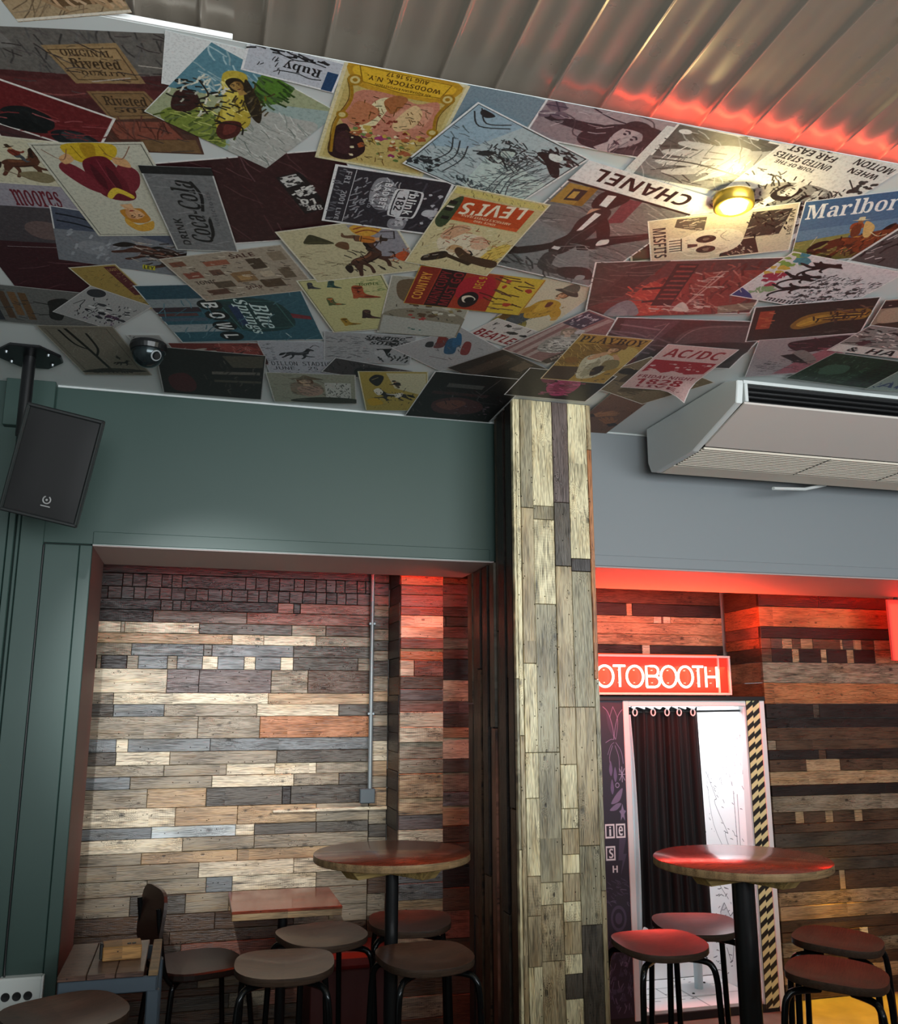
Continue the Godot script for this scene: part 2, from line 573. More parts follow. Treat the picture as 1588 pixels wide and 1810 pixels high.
# Weathered timber: 1.4 m along by 0.12 m across. kind 0 fine grain, 1 flame grain with knots, 2 rough and blotched, 3 clean pine
func timber(kind: int) -> ImageTexture:
	var W := 1024
	var H := 96
	var im := Image.create(W, H, false, Image.FORMAT_RGB8)
	var f := FastNoiseLite.new()
	f.seed = 11 + kind * 7
	f.frequency = 1.0
	f.fractal_octaves = 1
	var rr := RandomNumberGenerator.new()
	rr.seed = 500 + kind
	var knots := []
	for i in [5, 6, 6, 4][kind]:
		knots.append([rr.randf_range(0.05, 1.35), rr.randf_range(0.02, 0.1), rr.randf_range(0.006, 0.012)])
	var amp: float = [0.46, 0.5, 0.55, 0.26][kind]
	for y in H:
		var v := 0.12 * y / H
		for x in W:
			var u := 1.4 * x / W
			var wv := v
			var dark := 0.0
			for k in knots:
				var du: float = u - k[0]
				if absf(du) > 0.12:
					continue
				var dv: float = v - k[1]
				var d := sqrt(du * du * 0.35 + dv * dv)
				wv += signf(dv) * k[2] * 0.8 * exp(-d * d / (k[2] * k[2] * 6.0))
				if d < k[2]:
					dark = maxf(dark, 1.0 - d / k[2])
			var g := f.get_noise_2d(u * 5.0, wv * 420.0) * 0.5 + f.get_noise_2d(u * 22.0 + 40.0, wv * 900.0) * 0.5
			var b := 0.92 + amp * g
			var crack := f.get_noise_2d(u * 7.0 + 11.0, wv * 640.0 + 5.0)
			if crack > 0.34:
				b -= 0.9 * (crack - 0.34)
			b += 0.15 * f.get_noise_2d(u * 4.0 + 300.0, v * 5.0)
			if kind == 1:
				var ring := sin((wv * 7.0 + f.get_noise_2d(u * 1.6, wv * 9.0) * 0.10) * 190.0)
				b += 0.13 * ring * absf(ring)
			if kind == 2:
				var blot := f.get_noise_2d(u * 9.0 + 9.0, v * 34.0)
				b += 0.16 * blot
				b -= 0.06 * maxf(0.0, sin(u * 620.0 + f.get_noise_2d(u * 8.0, v * 8.0) * 4.0))
			else:
				b += 0.09 * f.get_noise_2d(u * 3.5 + 70.0, v * 16.0)
			b -= dark * 0.45
			var worn := f.get_noise_2d(u * 3.0 + 200.0, v * 20.0 + 31.0)
			var c := Color(b, b * (0.985 - 0.05 * maxf(0.0, worn)), b * (0.965 - 0.11 * maxf(0.0, worn)))
			im.set_pixel(x, y, c.clamp())
	# nail holes and their rust
	for i in 22:
		var x := rr.randi_range(4, W - 6)
		var y: int = [int(H * rr.randf_range(0.12, 0.22)), int(H * rr.randf_range(0.7, 0.85))][i % 2]
		for k in [[0, 0], [1, 0], [2, 0], [0, 1], [1, 1], [2, 1], [1, 2]]:
			im.set_pixel(x + k[0], y + k[1], Color(0.1, 0.08, 0.07))
	im.generate_mipmaps()
	return ImageTexture.create_from_image(im)

const TONES := {"w": "e2d6bb", "v": "c2ced2", "t": "b89c78", "o": "b67a4e", "g": "988d79", "d": "544d44", "u": "777d80", "b": "5c4635", "r": "895a4a", "p": "6a5c5a", "k": "2a201d", "y": "e6dcb6", "h": "a19a80", "s": "b3a483", "m": "3e2b25"}

func plank_mat(tone: String, kind: int) -> StandardMaterial3D:
	var key := "plank" + tone + str(kind)
	if not M.has(key):
		var m := mat(TONES[tone], 0.42)
		m.albedo_texture = grain[kind]
		m.heightmap_enabled = true
		m.heightmap_texture = grain[kind]
		m.heightmap_scale = 0.22
		m.metallic_specular = 0.5
		M[key] = m
	return M[key]

func wood(col: String, rough: float, coat := 0.0, scale := 1.0, kind := 0) -> StandardMaterial3D:
	var m := mat(col, rough, 0.0, coat)
	m.albedo_texture = grain[kind]
	m.uv1_triplanar = true
	m.uv1_scale = Vector3(0.71, 8.3, 8.3) * scale
	return m

func make_materials() -> void:
	for k in 4:
		grain.append(timber(k))
	M.green = mat("2d443f", 0.5)
	M.grey_wall = mat("7d8387", 0.5)
	M.soffit = mat("a59896", 0.6)
	M.jamb = mat("5e3f3a", 0.6)
	M.ceiling = mat("d2d7d6", 0.7)
	M.room = mat("8c8f8c", 0.8)
	M.floor = mat("8f8678", 0.45)
	M.floor.albedo_texture = noise_texture(0.02, 3, Color(0.8, 0.8, 0.8), Color(1, 1, 1))
	M.floor.uv1_triplanar = true
	M.groove = mat("16211f", 0.8)
	M.black = mat("141416", 0.45)
	M.black_satin = mat("17181a", 0.32, 0.2)
	M.steel = mat("55595b", 0.28, 0.85)
	M.tube = mat("26282a", 0.15, 0.8)
	M.white = mat("eceeee", 0.5)
	M.plastic = mat("c9cfcf", 0.4)
	M.plastic_warm = mat("c8c0ba", 0.45)
	M.grille = mat("d8cfc0", 0.5)
	M.zinc = mat("a2988c", 0.36, 0.4)
	M.zinc.roughness_texture = noise_texture(0.03, 8, Color(0.7, 0.7, 0.7), Color(1, 1, 1))
	M.zinc.uv1_triplanar = true
	M.seat = wood("5a3c30", 0.35, 0.25, 1.0, 0)
	M.top = wood("8e4430", 0.26, 0.4, 1.0, 0)
	M.edge = wood("a58a66", 0.5, 0.0, 1.0, 3)
	M.ply = wood("a8905a", 0.6, 0.0, 1.0, 3)
	M.blue_metal = mat("4d5a66", 0.5, 0.3)
	M.pink_metal = mat("f0c9c2", 0.5)

# ============================== setting ==========================================================
func slab(called: String, x0: float, x1: float, y0: float, y1: float, z0: float, z1: float, m: Material, parent: Node3D = self, ch := 0.002) -> MeshInstance3D:
	var b := maker().box(V((x0 + x1) / 2, (y0 + y1) / 2, (z0 + z1) / 2), Vector3(x1 - x0, y1 - y0, z1 - z0), ch)
	var o := place(called, b, m, parent)
	if parent == self:
		o.set_meta("kind", "structure")
	return o

func build_shell() -> void:
	tag(slab("floor", -1.9, 5.3, -0.1, 0.0, -2.7, 5.5, M.floor), "pale worn floor under the stools and tables", "floor")
	tag(slab("ceiling", -1.9, 5.3, 2.85, 2.8512, 1.575, 3.9, M.ceiling), "pale painted ceiling panel showing between the posters", "ceiling")
	tag(slab("ceiling_corner", -1.9, -0.285, 2.85, 2.8512, 0.4, 1.576, M.ceiling), "pale painted ceiling left of the iron sheet", "ceiling")
	tag(slab("roof", -1.9, 5.3, 3.0, 3.1, -2.7, 4.3, M.room), "roof slab above the iron sheet", "roof")
	tag(slab("trim_1", -0.28, 0.0, 2.8505, 2.862, 1.57, 1.576, M.white, self, 0.001), "short white edge strip of the ceiling panel under the iron sheet", "trim")
	tag(slab("trim_2", -0.6, 5.1, 2.842, 2.85, 3.739, 3.746, M.plastic, self, 0.002), "pale strip where the ceiling meets the painted wall", "trim")
	tag(slab("ceiling_recess", -0.8, 5.3, 2.55, 2.65, 4.2, 5.5, M.black), "dark ceiling of the recesses behind the lintel", "ceiling")
	tag(slab("wall_left", -1.9, -1.7, 0, 2.85, -2.7, 5.5, M.room), "plain wall on the left side of the bar", "wall")
	tag(slab("wall_right", 5.1, 5.3, 0, 2.85, -2.7, 5.5, M.room), "plain wall on the right side of the bar", "wall")
	var f := structure("wall_front", "street wall with a wide open shop window behind the photographer", "wall")
	slab("sill_wall", -1.7, 5.1, 0, 0.55, -2.7, -2.5, M.room, f)
	slab("head_wall", -1.7, 5.1, 2.55, 2.85, -2.7, -2.5, M.room, f)
	slab("side_pier", -1.7, -0.9, 0.55, 2.55, -2.7, -2.5, M.room, f)
	slab("side_pier", 4.7, 5.1, 0.55, 2.55, -2.7, -2.5, M.room, f)
	for x in [0.9, 2.8]:
		slab("window_post", x, x + 0.06, 0.55, 2.55, -2.64, -2.56, M.black, f)
	tag(slab("pavement", -8, 12, -0.2, -0.1, -14, -2.7, M.room), "grey pavement outside the shop window", "pavement")
	tag(slab("wall_low_partition", -0.9, 4.6, 0, 1.28, 0.72, 0.82, M.room), "waist-high partition at the photographer's side of the tables", "partition")
	# recess shell behind the planks
	tag(slab("wall_recess_back", -0.8, 1.63, 0, 2.55, 4.66, 4.78, M.room), "backing wall of the left recess", "wall")
	tag(slab("wall_recess_side", -0.72, -0.6, 0, 2.55, 4.2, 4.66, M.jamb), "side wall of the left recess", "wall")
	tag(slab("wall_niche_side", 1.5, 1.62, 0, 2.55, 4.78, 5.25, M.room), "hidden side wall of the booth niche", "wall")
	tag(slab("wall_niche_back", 1.62, 3.4, 0, 2.55, 5.2, 5.32, M.room), "backing wall of the booth niche", "wall")
	tag(slab("wall_right_back", 3.3, 5.1, 0, 2.55, 4.74, 4.86, M.room), "backing wall right of the photo booth", "wall")

func build_facade() -> void:
	var g := structure("wall_lintel_left", "dark green painted wall above the left recess", "wall")
	slab("face", -0.6, 1.25, 2.211, 2.85, 3.746, 4.22, M.green, g)
	slab("bottom_rail", -0.42, 1.215, 2.212, 2.262, 3.741, 3.75, M.green, g)
	slab("edge_bead", -0.42, 1.215, 2.2075, 2.2115, 3.739, 3.742, mat("98a29f", 0.5), g, 0.001)
	slab("soffit", -0.42, 1.235, 2.204, 2.211, 3.744, 4.235, M.soffit, g, 0.0005)
	var r := structure("wall_lintel_right", "blue-grey painted wall above the right recess", "wall")
	slab("face", 1.5, 5.1, 2.211, 2.85, 3.746, 4.43, M.grey_wall, r)
	slab("bottom_rail", 1.57, 5.1, 2.212, 2.262, 3.741, 3.75, M.grey_wall, r)
	slab("soffit", 1.5, 5.1, 2.204, 2.211, 3.744, 4.44, M.soffit, r, 0.0005)
	var p := structure("wall_pier_left", "dark green panelled pier left of the recess", "wall")
	slab("core", -1.7, -0.425, 0, 2.85, 3.756, 4.2, M.groove, p)
	slab("jamb_board", -0.428, -0.42, 0, 2.206, 3.75, 4.2, M.jamb, p, 0.001)
	# upright boards, thin shadow gaps between
	var xs := [[-0.466, -0.42, 3.742], [-0.594, -0.468, 3.746], [-0.683, -0.598, 3.738], [-0.7, -0.687, 3.748], [-0.726, -0.703, 3.73], [-0.9, -0.73, 3.74], [-1.3, -0.904, 3.74], [-1.7, -1.304, 3.74]]
	for a in xs:
		slab("upright_board", a[0], a[1], 0, 2.85 if a[1] < -0.597 else 2.206, a[2], 3.76, M.green, p, 0.0025)
	slab("corner_post", -0.78, -0.6, 2.66, 2.85, 3.7, 3.745, M.green, p)

# One board: o its corner, du along the grain, dv across, n out of the wall
func plank(parent: Node3D, tone: String, o: Vector3, du: Vector3, dv: Vector3, n: Vector3, length: float, width: float, proud := -1.0, called := "plank") -> void:
	if length < 0.004 or width < 0.004:
		return
	if proud < 0.0:
		proud = rng.randf_range(0.0, 0.006)
	var gap := 0.0009
	var c := 0.0018
	var t := 0.02 + proud
	var b := maker()
	var u0 := rng.randf() * 3.0
	var v0 := rng.randf()
	var o2 := o + du * gap + dv * gap
	length -= 2 * gap
	width -= 2 * gap
	var tilt := rng.randf_range(-0.0012, 0.0012)
	var P := func(a: float, w: float, d: float) -> Vector3: return o2 + du * a + dv * w + n * (d + tilt * (w / width))
	var U := func(a: float, w: float) -> Vector2: return Vector2(u0 + a / 1.4, v0 + w / 0.12)
	var L := length
	var W := width
	b.quad(P.call(c, c, t), P.call(L - c, c, t), P.call(L - c, W - c, t), P.call(c, W - c, t), n, U.call(c, c), U.call(L - c, c), U.call(L - c, W - c), U.call(c, W - c))
	for e in [[0.0, 0.0, L, 0.0, c, c, L - c, c, -dv], [0.0, W, L, W, c, W - c, L - c, W - c, dv], [0.0, 0.0, 0.0, W, c, c, c, W - c, -du], [L, 0.0, L, W, L - c, c, L - c, W - c, du]]:
		var ua: Vector2 = U.call(e[0], e[1])
		var ub: Vector2 = U.call(e[2], e[3])
		b.quad(P.call(e[0], e[1], t - c), P.call(e[2], e[3], t - c), P.call(e[6], e[7], t), P.call(e[4], e[5], t), n + e[8], ua, ub, ub, ua)
		b.quad(P.call(e[0], e[1], 0.0), P.call(e[2], e[3], 0.0), P.call(e[2], e[3], t - c), P.call(e[0], e[1], t - c), e[8], ua, ub, ub, ua)
	place(called, b, plank_mat(tone, rng.randi() % 4), parent)

func plank_rows(parent: Node3D, table: String, x0: float, z: float) -> void:
	for row in table.split("\n"):
		var a := row.split(" ", false)
		var y0 := float(a[0])
		var y1 := float(a[1])
		if y1 > 2.54:
			y1 = 2.54
		if y0 < 0.0:
			y0 = 0.002
		var x := x0
		var row_proud := rng.randf_range(0.0, 0.006)
		for i in range(2, a.size() - 1, 2):
			var x1 := float(a[i + 1])
			var short := x1 - x < 0.12
			plank(parent, a[i], V(x, y0, z + 0.02), Vector3.RIGHT, Vector3.UP, Vector3(0, 0, 1), x1 - x, y1 - y0, row_proud + (0.0 if short else rng.randf_range(0.0, 0.002)))
			x = x1

func build_plank_walls() -> void:
	var a := structure("wall_recess", "reclaimed plank wall at the back of the left recess", "wall")
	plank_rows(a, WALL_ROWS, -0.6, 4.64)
	plank_rows(a, WALL_END_ROWS, 0.862, 4.64)
	plank(a, "w", V(0.39, 1.085, 4.645), Vector3.RIGHT, Vector3.UP, Vector3(0, 0, 1), 0.56, 0.016, 0.014)
	var p := structure("pillar_recess", "plank-clad pilaster behind the left round table", "pillar")
	slab("core", 0.975, 1.15, 0, 2.54, 4.39, 4.66, M.black, p)
	plank_rows(p, PILASTER_ROWS, 0.955, 4.37)
	for i in 27:
		var y := 2.45 - 0.09 * i
		plank(p, ["k", "b", "k", "k"][i % 4], V(0.975, maxf(y, 0.003), 4.39), V(0, 0, 1), Vector3.UP, Vector3.LEFT, 0.25, 0.09)
		plank(p, ["b", "d", "t", "r"][i % 4], V(1.152, maxf(y, 0.003), 4.39), V(0, 0, 1), Vector3.UP, Vector3.RIGHT, 0.25, 0.09)
	var q := structure("wall_passage", "narrow plank wall between the pilaster and the column", "wall")
	plank_rows(q, PASSAGE_ROWS, 1.172, 4.64)
	var r := structure("wall_right_planks", "dark reclaimed plank wall right of the photo booth", "wall")
	plank_rows(r, RIGHT_ROWS, 3.214, 4.72)
	var n := structure("wall_niche", "red-lit plank wall above the photo booth sign", "wall")
	plank_rows(n, NICHE_ROWS, 1.6, 5.17)
	# the return between the two, one board per row
	var s := structure("wall_niche_return", "short plank return between the booth niche and the right wall", "wall")
	var tone_of := ["b", "o", "r", "o", "b", "t", "o", "k", "k", "t", "k", "b", "d", "t", "k", "b", "g", "k", "t", "b", "k", "g", "b", "k", "t", "b", "d"]
	var k := 0
	for row in RIGHT_ROWS.split("\n"):
		var c := row.split(" ", false)
		var y0 := maxf(float(c[0]), 0.002)
		var from := V(3.222, y0, 4.725)
		var along := (V(3.262, y0, 5.16) - from)
		var nn := Vector3(along.z, 0, -along.x).normalized()
		if nn.x > 0:
			nn = -nn
		if y0 < 2.4:
			plank(s, tone_of[k % tone_of.size()], from - nn * 0.02, along.normalized(), Vector3.UP, nn, along.length(), minf(float(c[1]), 2.54) - y0)
		k += 1

func build_column() -> void:
	var c := structure("column", "square column clad in upright reclaimed boards, pale in front and dark on its side", "column")
	slab("core", 1.25, 1.54, 0, 2.848, 3.43, 4.07, M.black, c)
	for row in COLUMN_BOARDS.split("\n"):
		var a := row.split(" ", false)
		var x0 := float(a[0])
		var x1 := float(a[1])
		var y1 := 2.848
		var proud := rng.randf_range(0.0, 0.007)
		for i in range(2, a.size() - 1, 2):
			var y0 := float(a[i + 1])
			plank(c, a[i], V(x0, maxf(y0, 0.002), 3.425), Vector3.UP, Vector3.RIGHT, Vector3(0, 0, 1), y1 - maxf(y0, 0.002), x1 - x0, proud + rng.randf_range(0.0, 0.001), "board")
			y1 = y0
	# dark side: boards of the left face, standing proud by different amounts
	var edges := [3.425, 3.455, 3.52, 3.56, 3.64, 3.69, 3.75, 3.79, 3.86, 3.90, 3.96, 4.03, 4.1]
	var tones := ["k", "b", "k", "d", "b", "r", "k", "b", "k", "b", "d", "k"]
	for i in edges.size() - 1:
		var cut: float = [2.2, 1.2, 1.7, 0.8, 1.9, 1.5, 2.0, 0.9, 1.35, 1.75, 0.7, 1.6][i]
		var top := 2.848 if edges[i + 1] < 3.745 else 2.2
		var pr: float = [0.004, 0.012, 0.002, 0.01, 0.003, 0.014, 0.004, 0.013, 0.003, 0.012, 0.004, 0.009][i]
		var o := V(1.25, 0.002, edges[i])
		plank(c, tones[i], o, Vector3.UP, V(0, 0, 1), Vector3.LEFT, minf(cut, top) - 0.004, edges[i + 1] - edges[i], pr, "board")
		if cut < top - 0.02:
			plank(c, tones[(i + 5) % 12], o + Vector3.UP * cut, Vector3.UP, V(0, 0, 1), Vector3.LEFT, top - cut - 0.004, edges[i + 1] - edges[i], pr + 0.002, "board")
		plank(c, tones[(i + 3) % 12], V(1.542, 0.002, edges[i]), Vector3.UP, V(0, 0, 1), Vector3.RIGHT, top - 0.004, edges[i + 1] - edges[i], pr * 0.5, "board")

# ============================== ceiling fittings =================================================
func build_corrugated() -> void:
	# folded iron sheet over the front edge of the ceiling panel: ridges run towards the photographer
	var t := thing("corrugated_sheet", Vector3.ZERO, "corrugated iron sheet above the ceiling panel, washed with red light along the panel edge", "corrugated sheet")
	var b := maker()
	b.smooth(true)
	var prof := []
	for z in [-0.5, 0.4, 1.0, 1.3, 1.45, 1.55, 1.65, 1.8, 2.2]:
		prof.append(Vector2(z, 2.882))
	var nx := 2100
	var x0 := -0.29
	var dx := 0.002
	var rise := func(x: float) -> float:
		var ph := fposmod(x / 0.1205, 1.0)
		var h := 0.0012 * cos(TAU * x / 0.0603)
		var rib := exp(-pow((ph - 0.5) / 0.045, 2.0))
		return h + 0.009 * rib
	for i in nx:
		var xa := x0 + i * dx
		var xb := xa + dx
		var ha: float = rise.call(xa)
		var hb: float = rise.call(xb)
		for j in prof.size() - 1:
			var p: Vector2 = prof[j]
			var q: Vector2 = prof[j + 1]
			b.quad(V(xa, p.y - ha, p.x), V(xb, p.y - hb, p.x), V(xb, q.y - hb, q.x), V(xa, q.y - ha, q.x), Vector3.DOWN)
	place("sheet", b, M.zinc, t)
	# red LED strip lying on the panel just behind its front edge, shining up at the sheet
	var s := thing("led_channel", Vector3.ZERO, "red LED strip on the front edge of the ceiling panel, under the iron sheet", "led strip")
	slab("channel", 0.6, 3.6, 2.8531, 2.8545, 1.58, 1.6, M.plastic, s, 0.001)
	place("led_strip", maker().box(V(2.1, 2.856, 1.59), Vector3(2.9, 0.003, 0.008), 0.001), glow("ff3a20", 2.0), s)
	area_light("led_channel_light", V(1.25, 2.8585, 1.588), Vector3(100, 0, 0), Vector2(0.7, 0.008), Color(1.0, 0.3, 0.2), 0.05)
	area_light("led_channel_light", V(1.9, 2.8585, 1.588), Vector3(100, 0, 0), Vector2(2.2, 0.008), Color(1.0, 0.3, 0.2), 0.05)
	for i in 9:
		var x := -0.2 + 0.48 * i
		place("screw", maker().smooth(true).lathe([Vector2(0, 0), Vector2(0.006, 0.001), Vector2(0.008, 0.005), Vector2(0.008, 0.008)], V(x, 2.872, 1.2), 12), M.steel, t)

func build_air_conditioner() -> void:
	var t := thing("air_conditioner", Vector3.ZERO, "long white ceiling air conditioner with a dark outlet slot and slatted underside", "air conditioner")
	var sec := PackedVector2Array([Vector2(2.985, 2.845), Vector2(2.9, 2.822), Vector2(2.9, 2.805), Vector2(2.915, 2.735), Vector2(3.25, 2.632), Vector2(3.57, 2.62), Vector2(3.615, 2.632), Vector2(3.64, 2.68), Vector2(3.64, 2.845)])
	# section drawn in (z, y), swept along x
	var bs := Basis(Vector3(0, 0, -1), Vector3(0, 1, 0), Vector3(1, 0, 0))
	place("end_panel", maker().prism(sec, 0.03, Transform3D(bs, Vector3(1.95, 0, 0)), 0.004), M.plastic, t)
	var body := PackedVector2Array([Vector2(2.985, 2.845), Vector2(2.93, 2.822), Vector2(2.94, 2.75), Vector2(3.25, 2.645), Vector2(3.57, 2.632), Vector2(3.64, 2.68), Vector2(3.64, 2.845)])
	place("body", maker().prism(body, 1.7, Transform3D(bs, Vector3(1.978, 0, 0))), M.black, t)
	var top := PackedVector2Array([Vector2(2.985, 2.845), Vector2(2.9, 2.825), Vector2(2.9, 2.812), Vector2(3.0, 2.83)])
	place("top_rail", maker().prism(top, 1.7, Transform3D(bs, Vector3(1.98, 0, 0)), 0.001), M.plastic, t)
	var lip := PackedVector2Array([Vector2(2.905, 2.738), Vector2(2.905, 2.73), Vector2(3.2, 2.642), Vector2(3.2, 2.655)])
	place("front_panel", maker().prism(lip, 1.7, Transform3D(bs, Vector3(1.98, 0, 0)), 0.001), M.plastic_warm, t)
	var back := PackedVector2Array([Vector2(3.46, 2.632), Vector2(3.46, 2.625), Vector2(3.57, 2.618), Vector2(3.612, 2.63), Vector2(3.638, 2.68), Vector2(3.6, 2.66)])
	place("rear_rail", maker().prism(back, 1.7, Transform3D(bs, Vector3(1.98, 0, 0))), M.grille, t)
	slab("cheek", 1.985, 2.0, 2.74, 2.815, 2.903, 2.93, M.plastic, t)
	for i in 3:
		var y := 2.755 + 0.02 * i
		slab("louvre", 2.0, 3.67, y, y + 0.005, 2.908, 2.95, M.black_satin, t, 0.001)
	for i in 11:
		var z := 3.215 + 0.0215 * i
		var y := 2.641 - (z - 3.2) * 0.05
		slab("slat", 1.985, 3.67, y - 0.006, y + 0.004, z, z + 0.012, M.grille, t, 0.0015)
	for x in [2.6, 3.05]:
		place("seam", maker().tube([V(x, 2.6335, 3.215), V(x - 0.02, 2.6225, 3.45)], 0.0014, 6), M.groove, t)
	place("drain_pipe", maker().tube([V(2.52, 2.57, 3.52), V(2.75, 2.6, 3.6), V(2.9, 2.64, 3.64)], 0.008), M.plastic, t)

# trims a ring of [point, uv] where the sheet would pass the panel edge
func cut(ring: Array, zmax: float) -> Array:
	var out := []
	for i in ring.size():
		var p: Vector3 = ring[i][0]
		var q: Vector3 = ring[(i + 1) % ring.size()][0]
		var up: Vector2 = ring[i][1]
		var uq: Vector2 = ring[(i + 1) % ring.size()][1]
		if p.z <= zmax:
			out.append([p, up])
		if (p.z <= zmax) != (q.z <= zmax):
			var f := (zmax - p.z) / (q.z - p.z)
			out.append([p.lerp(q, f), up.lerp(uq, f)])
	return out

func poster_sheet(i: int, spec: String, label: String, art: String) -> void:
	var a := spec.split(" ", false)
	var cx := float(a[0])
	var cz := float(a[1])
	var ang := float(a[2])
	var w := float(a[3])
	var h := float(a[4])
	var k := int(a[5])
	var aw := w if k % 2 == 0 else h
	var ah := h if k % 2 == 0 else w
	var y := 2.8498 - 0.00015 * (i + 1)
	var lift := [0.0, 0.0, 0.0, 0.0]
	if art.contains("AC/DC"):
		lift[2] = 0.05
	var N := 8
	var d := Vector2(cos(ang), sin(ang))
	var n := Vector2(-d.y, d.x)
	var P := func(s: float, t: float, up: float) -> Vector3:
		var q := Vector2(cx, cz) + d * (s - 0.5) * w + n * (t - 0.5) * h
		var dip := 0.0
		var cs := [[0.0, 0.0], [1.0, 0.0], [1.0, 1.0], [0.0, 1.0]]
		for j in 4:
			var r := Vector2((s - cs[j][0]) * w, (t - cs[j][1]) * h).length()
			dip += lift[j] * pow(maxf(0.0, 1.0 - r / 0.11), 2.0)
		return V(q.x, y - dip + up, q.y)
	var U := func(s: float, t: float) -> Vector2:
		match k:
			1: return Vector2(t, 1.0 - s)
			2: return Vector2(1.0 - s, 1.0 - t)
			3: return Vector2(1.0 - t, s)
		return Vector2(s, t)
	var b := maker()
	b.smooth(true)
	for p in N:
		for q in N:
			var s0 := float(p) / N
			var s1 := float(p + 1) / N
			var t0 := float(q) / N
			var t1 := float(q + 1) / N
			var ring := [[P.call(s0, t0, 0.0), U.call(s0, t0)], [P.call(s1, t0, 0.0), U.call(s1, t0)], [P.call(s1, t1, 0.0), U.call(s1, t1)], [P.call(s0, t1, 0.0), U.call(s0, t1)]]
			if cx > -0.27:
				ring = cut(ring, -1.574)
			for j in range(1, ring.size() - 1):
				b.tri(ring[0][0], ring[j][0], ring[j + 1][0], Vector3.DOWN, ring[0][1], ring[j][1], ring[j + 1][1])
	b.smooth(false)
	for e in [[0.0, 0.0, 1.0, 0.0], [1.0, 0.0, 1.0, 1.0], [1.0, 1.0, 0.0, 1.0], [0.0, 1.0, 0.0, 0.0]]:
		for p in N:
			var f0 := float(p) / N
			var f1 := float(p + 1) / N
			var s0 := lerpf(e[0], e[2], f0)
			var t0 := lerpf(e[1], e[3], f0)
			var s1 := lerpf(e[0], e[2], f1)
			var t1 := lerpf(e[1], e[3], f1)
			if cx > -0.27 and (P.call(s0, t0, 0.0).z > -1.574 or P.call(s1, t1, 0.0).z > -1.574):
				continue
			var out := V(d.x, 0, d.y) * (s0 + s1 - 1.0) + V(n.x, 0, n.y) * (t0 + t1 - 1.0)
			b.quad(P.call(s0, t0, 0.0), P.call(s1, t1, 0.0), P.call(s1, t1, 0.0001), P.call(s0, t0, 0.0001), out, U.call(s0, t0), U.call(s1, t1), U.call(s1, t1), U.call(s0, t0))
	var m := StandardMaterial3D.new()
	m.roughness = 0.5
	m.metallic_specular = 0.4
	var px := 320
	m.albedo_texture = ImageTexture.create_from_image(paint(art, ah / aw, px))
	var o := place("poster", b, m, self)
	tag(o, label, "poster", "posters pasted over the ceiling")

func build_posters() -> void:
	var rows := POSTERS.split("\n")
	for i in rows.size():
		var a := rows[i].split("|")
		poster_sheet(i, a[0], a[1], a[2])

# ============================== photo booth and neon ============================================
func art_mat(art: String, aspect: float, px: int, rough := 0.5) -> StandardMaterial3D:
	var m := StandardMaterial3D.new()
	m.albedo_texture = ImageTexture.create_from_image(paint(art, aspect, px, true))
	m.roughness = rough
	return m

# a board with its print on the face that looks along n
func print_board(called: String, parent: Node3D, o: Vector3, du: Vector3, dv: Vector3, n: Vector3, thick: float, m: Material) -> void:
	var b := maker()
	b.quad(o, o + du, o + du + dv, o + dv, n, Vector2(0, 1), Vector2(1, 1), Vector2(1, 0), Vector2(0, 0))
	var k := -n * thick
	b.quad(o, o + du, o + du + k, o + k, -dv)
	b.quad(o + dv, o + du + dv, o + du + dv + k, o + dv + k, dv)
	b.quad(o, o + dv, o + dv + k, o + k, -du)
	b.quad(o + du, o + du + dv, o + du + dv + k, o + du + k, du)
	b.quad(o + k, o + du + k, o + du + dv + k, o + dv + k, -n)
	place(called, b, m, parent)

